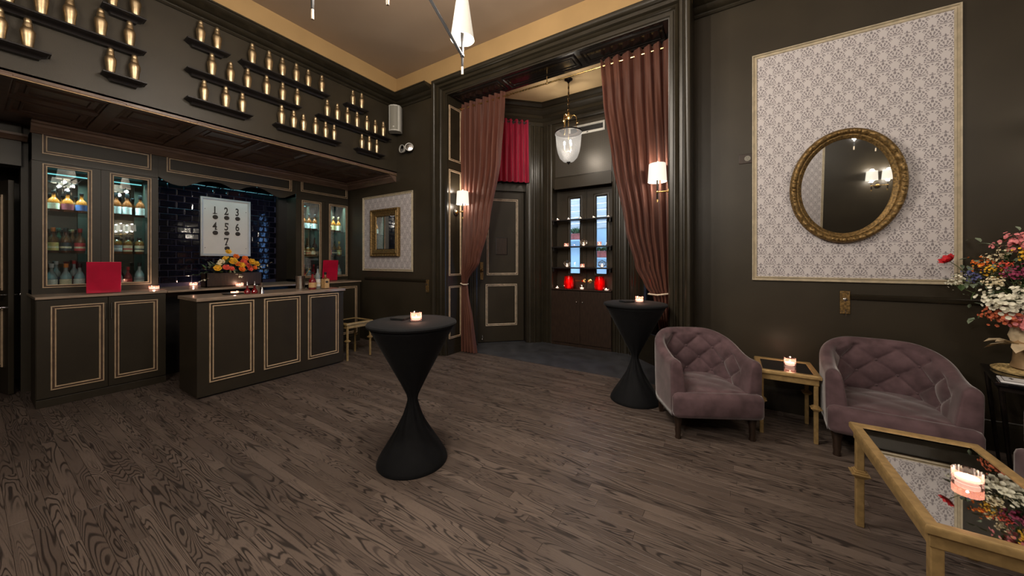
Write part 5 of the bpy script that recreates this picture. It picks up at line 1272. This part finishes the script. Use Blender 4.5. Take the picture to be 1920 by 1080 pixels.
# ------------------------------------------------------------------ flower table
ft = thing('side_table', 'black table with slim brass legs carrying the flower vase', 'table', (1.50, 3.70, 0), R(-16), 'flower table')
MB().box((0, 0, .69), (.62, .66, .715), .006).build('top', 'black_glass', ft)
MB().box((.02, .02, .655), (.60, .64, .69), .003).build('apron', 'iron', ft)
for x, y, dx, dy in ((.03, .03, .05, .05), (.59, .03, -.05, .05), (.03, .63, .05, -.05), (.59, .63, -.05, -.05)): MB().tube([(x, y, .66), (x+dx, y+dy, 0)], [.014, .009], 8).build('leg', 'iron', ft, smooth=True)
wm = thing('placemat', 'round woven gold placemat under the flower vase', 'placemat', (1.86, 4.12, .722))
mb = MB()
for i in range(9): rr0 = .02 + i*.021; mb.tube([(rr0*math.cos(q), rr0*math.sin(q), .006) for q in [k*math.pi/16 for k in range(32)]], .0115, 5, True)
mb.build('weave', 'woven_gold', wm, smooth=True)
cd = thing('framed_card', 'white framed card lying on the corner of the flower table', 'card', (1.52, 3.70, .717), R(-16))
MB().box((.005, .005, 0), (.30, .17, .012), .003).build('frame', 'gloss_white', cd); MB().box((.022, .022, .012), (.283, .153, .0135)).build('card', 'paper_white', cd)
MB().frame(.001, .001, [(0,0),(0,0)]); 
mb = MB()
for a, b in (((.020, .020), (.285, .0225)), ((.020, .1525), (.285, .155)), ((.020, .020), (.0225, .155)), ((.2825, .020), (.285, .155))): mb.box((*a, .0125), (*b, .0142))
mb.tube([(.06, .125, .0145), (.05, .11, .0145), (.065, .10, .0145), (.055, .085, .0145)], .0025, 5); mb.build('border', 'ink', cd)
# vase and bouquet
vx, vy = 1.845, 4.13
vz = thing('flower_vase', 'tan vase with pale cloth-like petals holding the silk bouquet', 'vase', (vx, vy, .741))
MB().lathe([(0,0),(.085,0),(.095,.01),(.085,.05),(.082,.12),(.092,.20),(.085,.27),(.06,.31),(.055,.34),(.07,.37),(.062,.37),(.05,.34),(0,.33)], 26, wob=lambda a, z: 1+.03*math.cos(a*5+z*9)).build('body', 'vase_tan', vz, smooth=True)
rv = random.Random(11)
cl = MB(); cl.lathe([(.094,.20),(.10,.24),(.088,.30),(.066,.345),(.080,.395),(.074,.395),(.06,.345)], 26, cap=False, wob=lambda a, z: 1+.06*math.cos(a*6+z*30)); cl.build('cloth_collar', 'vase_cream', vz, smooth=True)
for i in range(7):
    a = R(150 + i*26); f = MB(); leaf(f, (.08*math.cos(a), .08*math.sin(a), .17+.02*(i % 2)), (math.cos(a), math.sin(a), -.25+.3*(i % 3)), .14, .045); f.build('cloth_petal', 'vase_cream', vz, smooth=True)
bq = thing('bouquet', 'large mixed silk bouquet of pink, white, yellow and red flowers', 'flowers', (vx, vy, 1.08))
CV = Vector((-.53, -.85, 0)); LV = Vector((-.85, .53, 0))
c0 = Vector((0, 0, 0)); stems = MB(); lv1 = MB(); lv2 = MB()
def bloom(p, kind, col, r):
    p = Vector(p); d = (p - Vector((0, .05, -.05))).normalized(); f = MB()
    stems.tube([(0, 0, -.02), tuple(p*.5 + Vector((0, 0, .02))), tuple(p)], .0028, 5)
    if kind == 'rose': petal_disc(f, p, d, r, 6, .4, 3)
    elif kind == 'cluster':
        for i in range(80):
            o = Vector((rv.gauss(0, 1), rv.gauss(0, 1), rv.gauss(0, .8)))*r*.45; petal_disc(f, p+o, d*.5 + o.normalized() + CV*.6, r*.155, 5, .3, 1)
    elif kind == 'spray':
        for i in range(36):
            o = Vector((rv.gauss(0, 1), rv.gauss(0, 1), rv.gauss(0, 1)))*r*.5; petal_disc(f, p+o, o + CV*r*.4, r*.15, 5, .5, 1)
    elif kind == 'lily':
        petal_disc(f, p, d + CV*.5, r, 7, .55, 3)
    f.build('blossom', 'petal_'+col, bq, smooth=True)
CV = Vector((-.53, -.85, 0)); LV = Vector((-.85, .53, 0))      # towards the camera / towards picture left
def bp(l, u, f): return LV*l + CV*f + Vector((0, 0, u))
for l, u, f, k, c, r in ((.36, .45, .10, 'lily', 'red', .055), (.20, .42, .12, 'spray', 'orange', .06), (.16, .38, .14, 'spray', 'yellow', .05), (.13, .30, .18, 'cluster', 'cream', .05), (.06, .14, .20, 'cluster', 'white', .10), (.12, .17, .20, 'cluster', 'white', .075), (.0, .22, .18, 'cluster', 'white', .08),
                         (.08, .03, .17, 'cluster', 'rust', .08), (.0, .02, .18, 'cluster', 'pink', .085), (.14, .05, .15, 'cluster', 'rust', .06), (-.08, .05, .16, 'cluster', 'rust', .07), (.05, .58, .08, 'cluster', 'pink', .085), (.0, .60, .06, 'cluster', 'pink', .07), (-.06, .60, .08, 'cluster', 'pink', .08),
                         (.0, .50, .12, 'cluster', 'yellow', .055), (-.08, .45, .12, 'rose', 'yellow', .06), (-.03, .70, .02, 'spray', 'yellow', .06), (-.06, .66, .04, 'cluster', 'cream', .05), (.05, .36, .17, 'cluster', 'plum', .05), (-.02, .38, .17, 'cluster', 'plum', .06), (.10, .52, .09, 'spray', 'cream', .05),
                         (.22, .32, .14, 'spray', 'blue', .05), (.25, .36, .12, 'spray', 'blue', .04), (-.08, .30, .18, 'rose', 'peach', .06), (.17, .46, .08, 'spray', 'cream', .05), (.10, .42, .13, 'spray', 'coral', .04), (-.14, .35, .10, 'cluster', 'pink', .09), (-.18, .50, .05, 'cluster', 'white', .09), (-.22, .25, .05, 'cluster', 'rust', .09),
                         (-.20, .66, 0, 'cluster', 'yellow', .07), (.02, .30, -.10, 'cluster', 'cream', .09), (-.05, .55, -.10, 'cluster', 'pink', .09), (.30, .30, .10, 'spray', 'white', .05), (.36, .27, .08, 'spray', 'white', .035)):
    bloom(bp(l, u, f), k, c, r)
for i in range(330):
    l = rv.gauss(0, .14); u = .28 + rv.gauss(0, .17); f = rv.uniform(-.12, .15); p = bp(max(-.3, min(.30, l)), max(.0, min(.72, u)), f)
    leaf(lv1 if i % 2 else lv2, p, (rv.gauss(0, 1) - .5*0, rv.gauss(0, 1), rv.gauss(0, .7)), rv.uniform(.04, .09), rv.uniform(.010, .020))
for l, u in ((.30, .42), (.34, .35), (.40, .30), (.26, .28)):
    for i in range(7): leaf(lv2, bp(l - i*.03, u - i*.006, .10), (rv.gauss(0, 1), rv.gauss(0, 1), rv.gauss(0, .8)), .045, .013)
leaf(lv1, bp(-.02, .16, .22), LV*1.0, .14, .035)
stems.build('stems', 'stem', bq, kind='stuff'); lv1.build('leaves', 'leaf_green', bq, kind='stuff'); lv2.build('pale_leaves', 'leaf_grey', bq, kind='stuff')
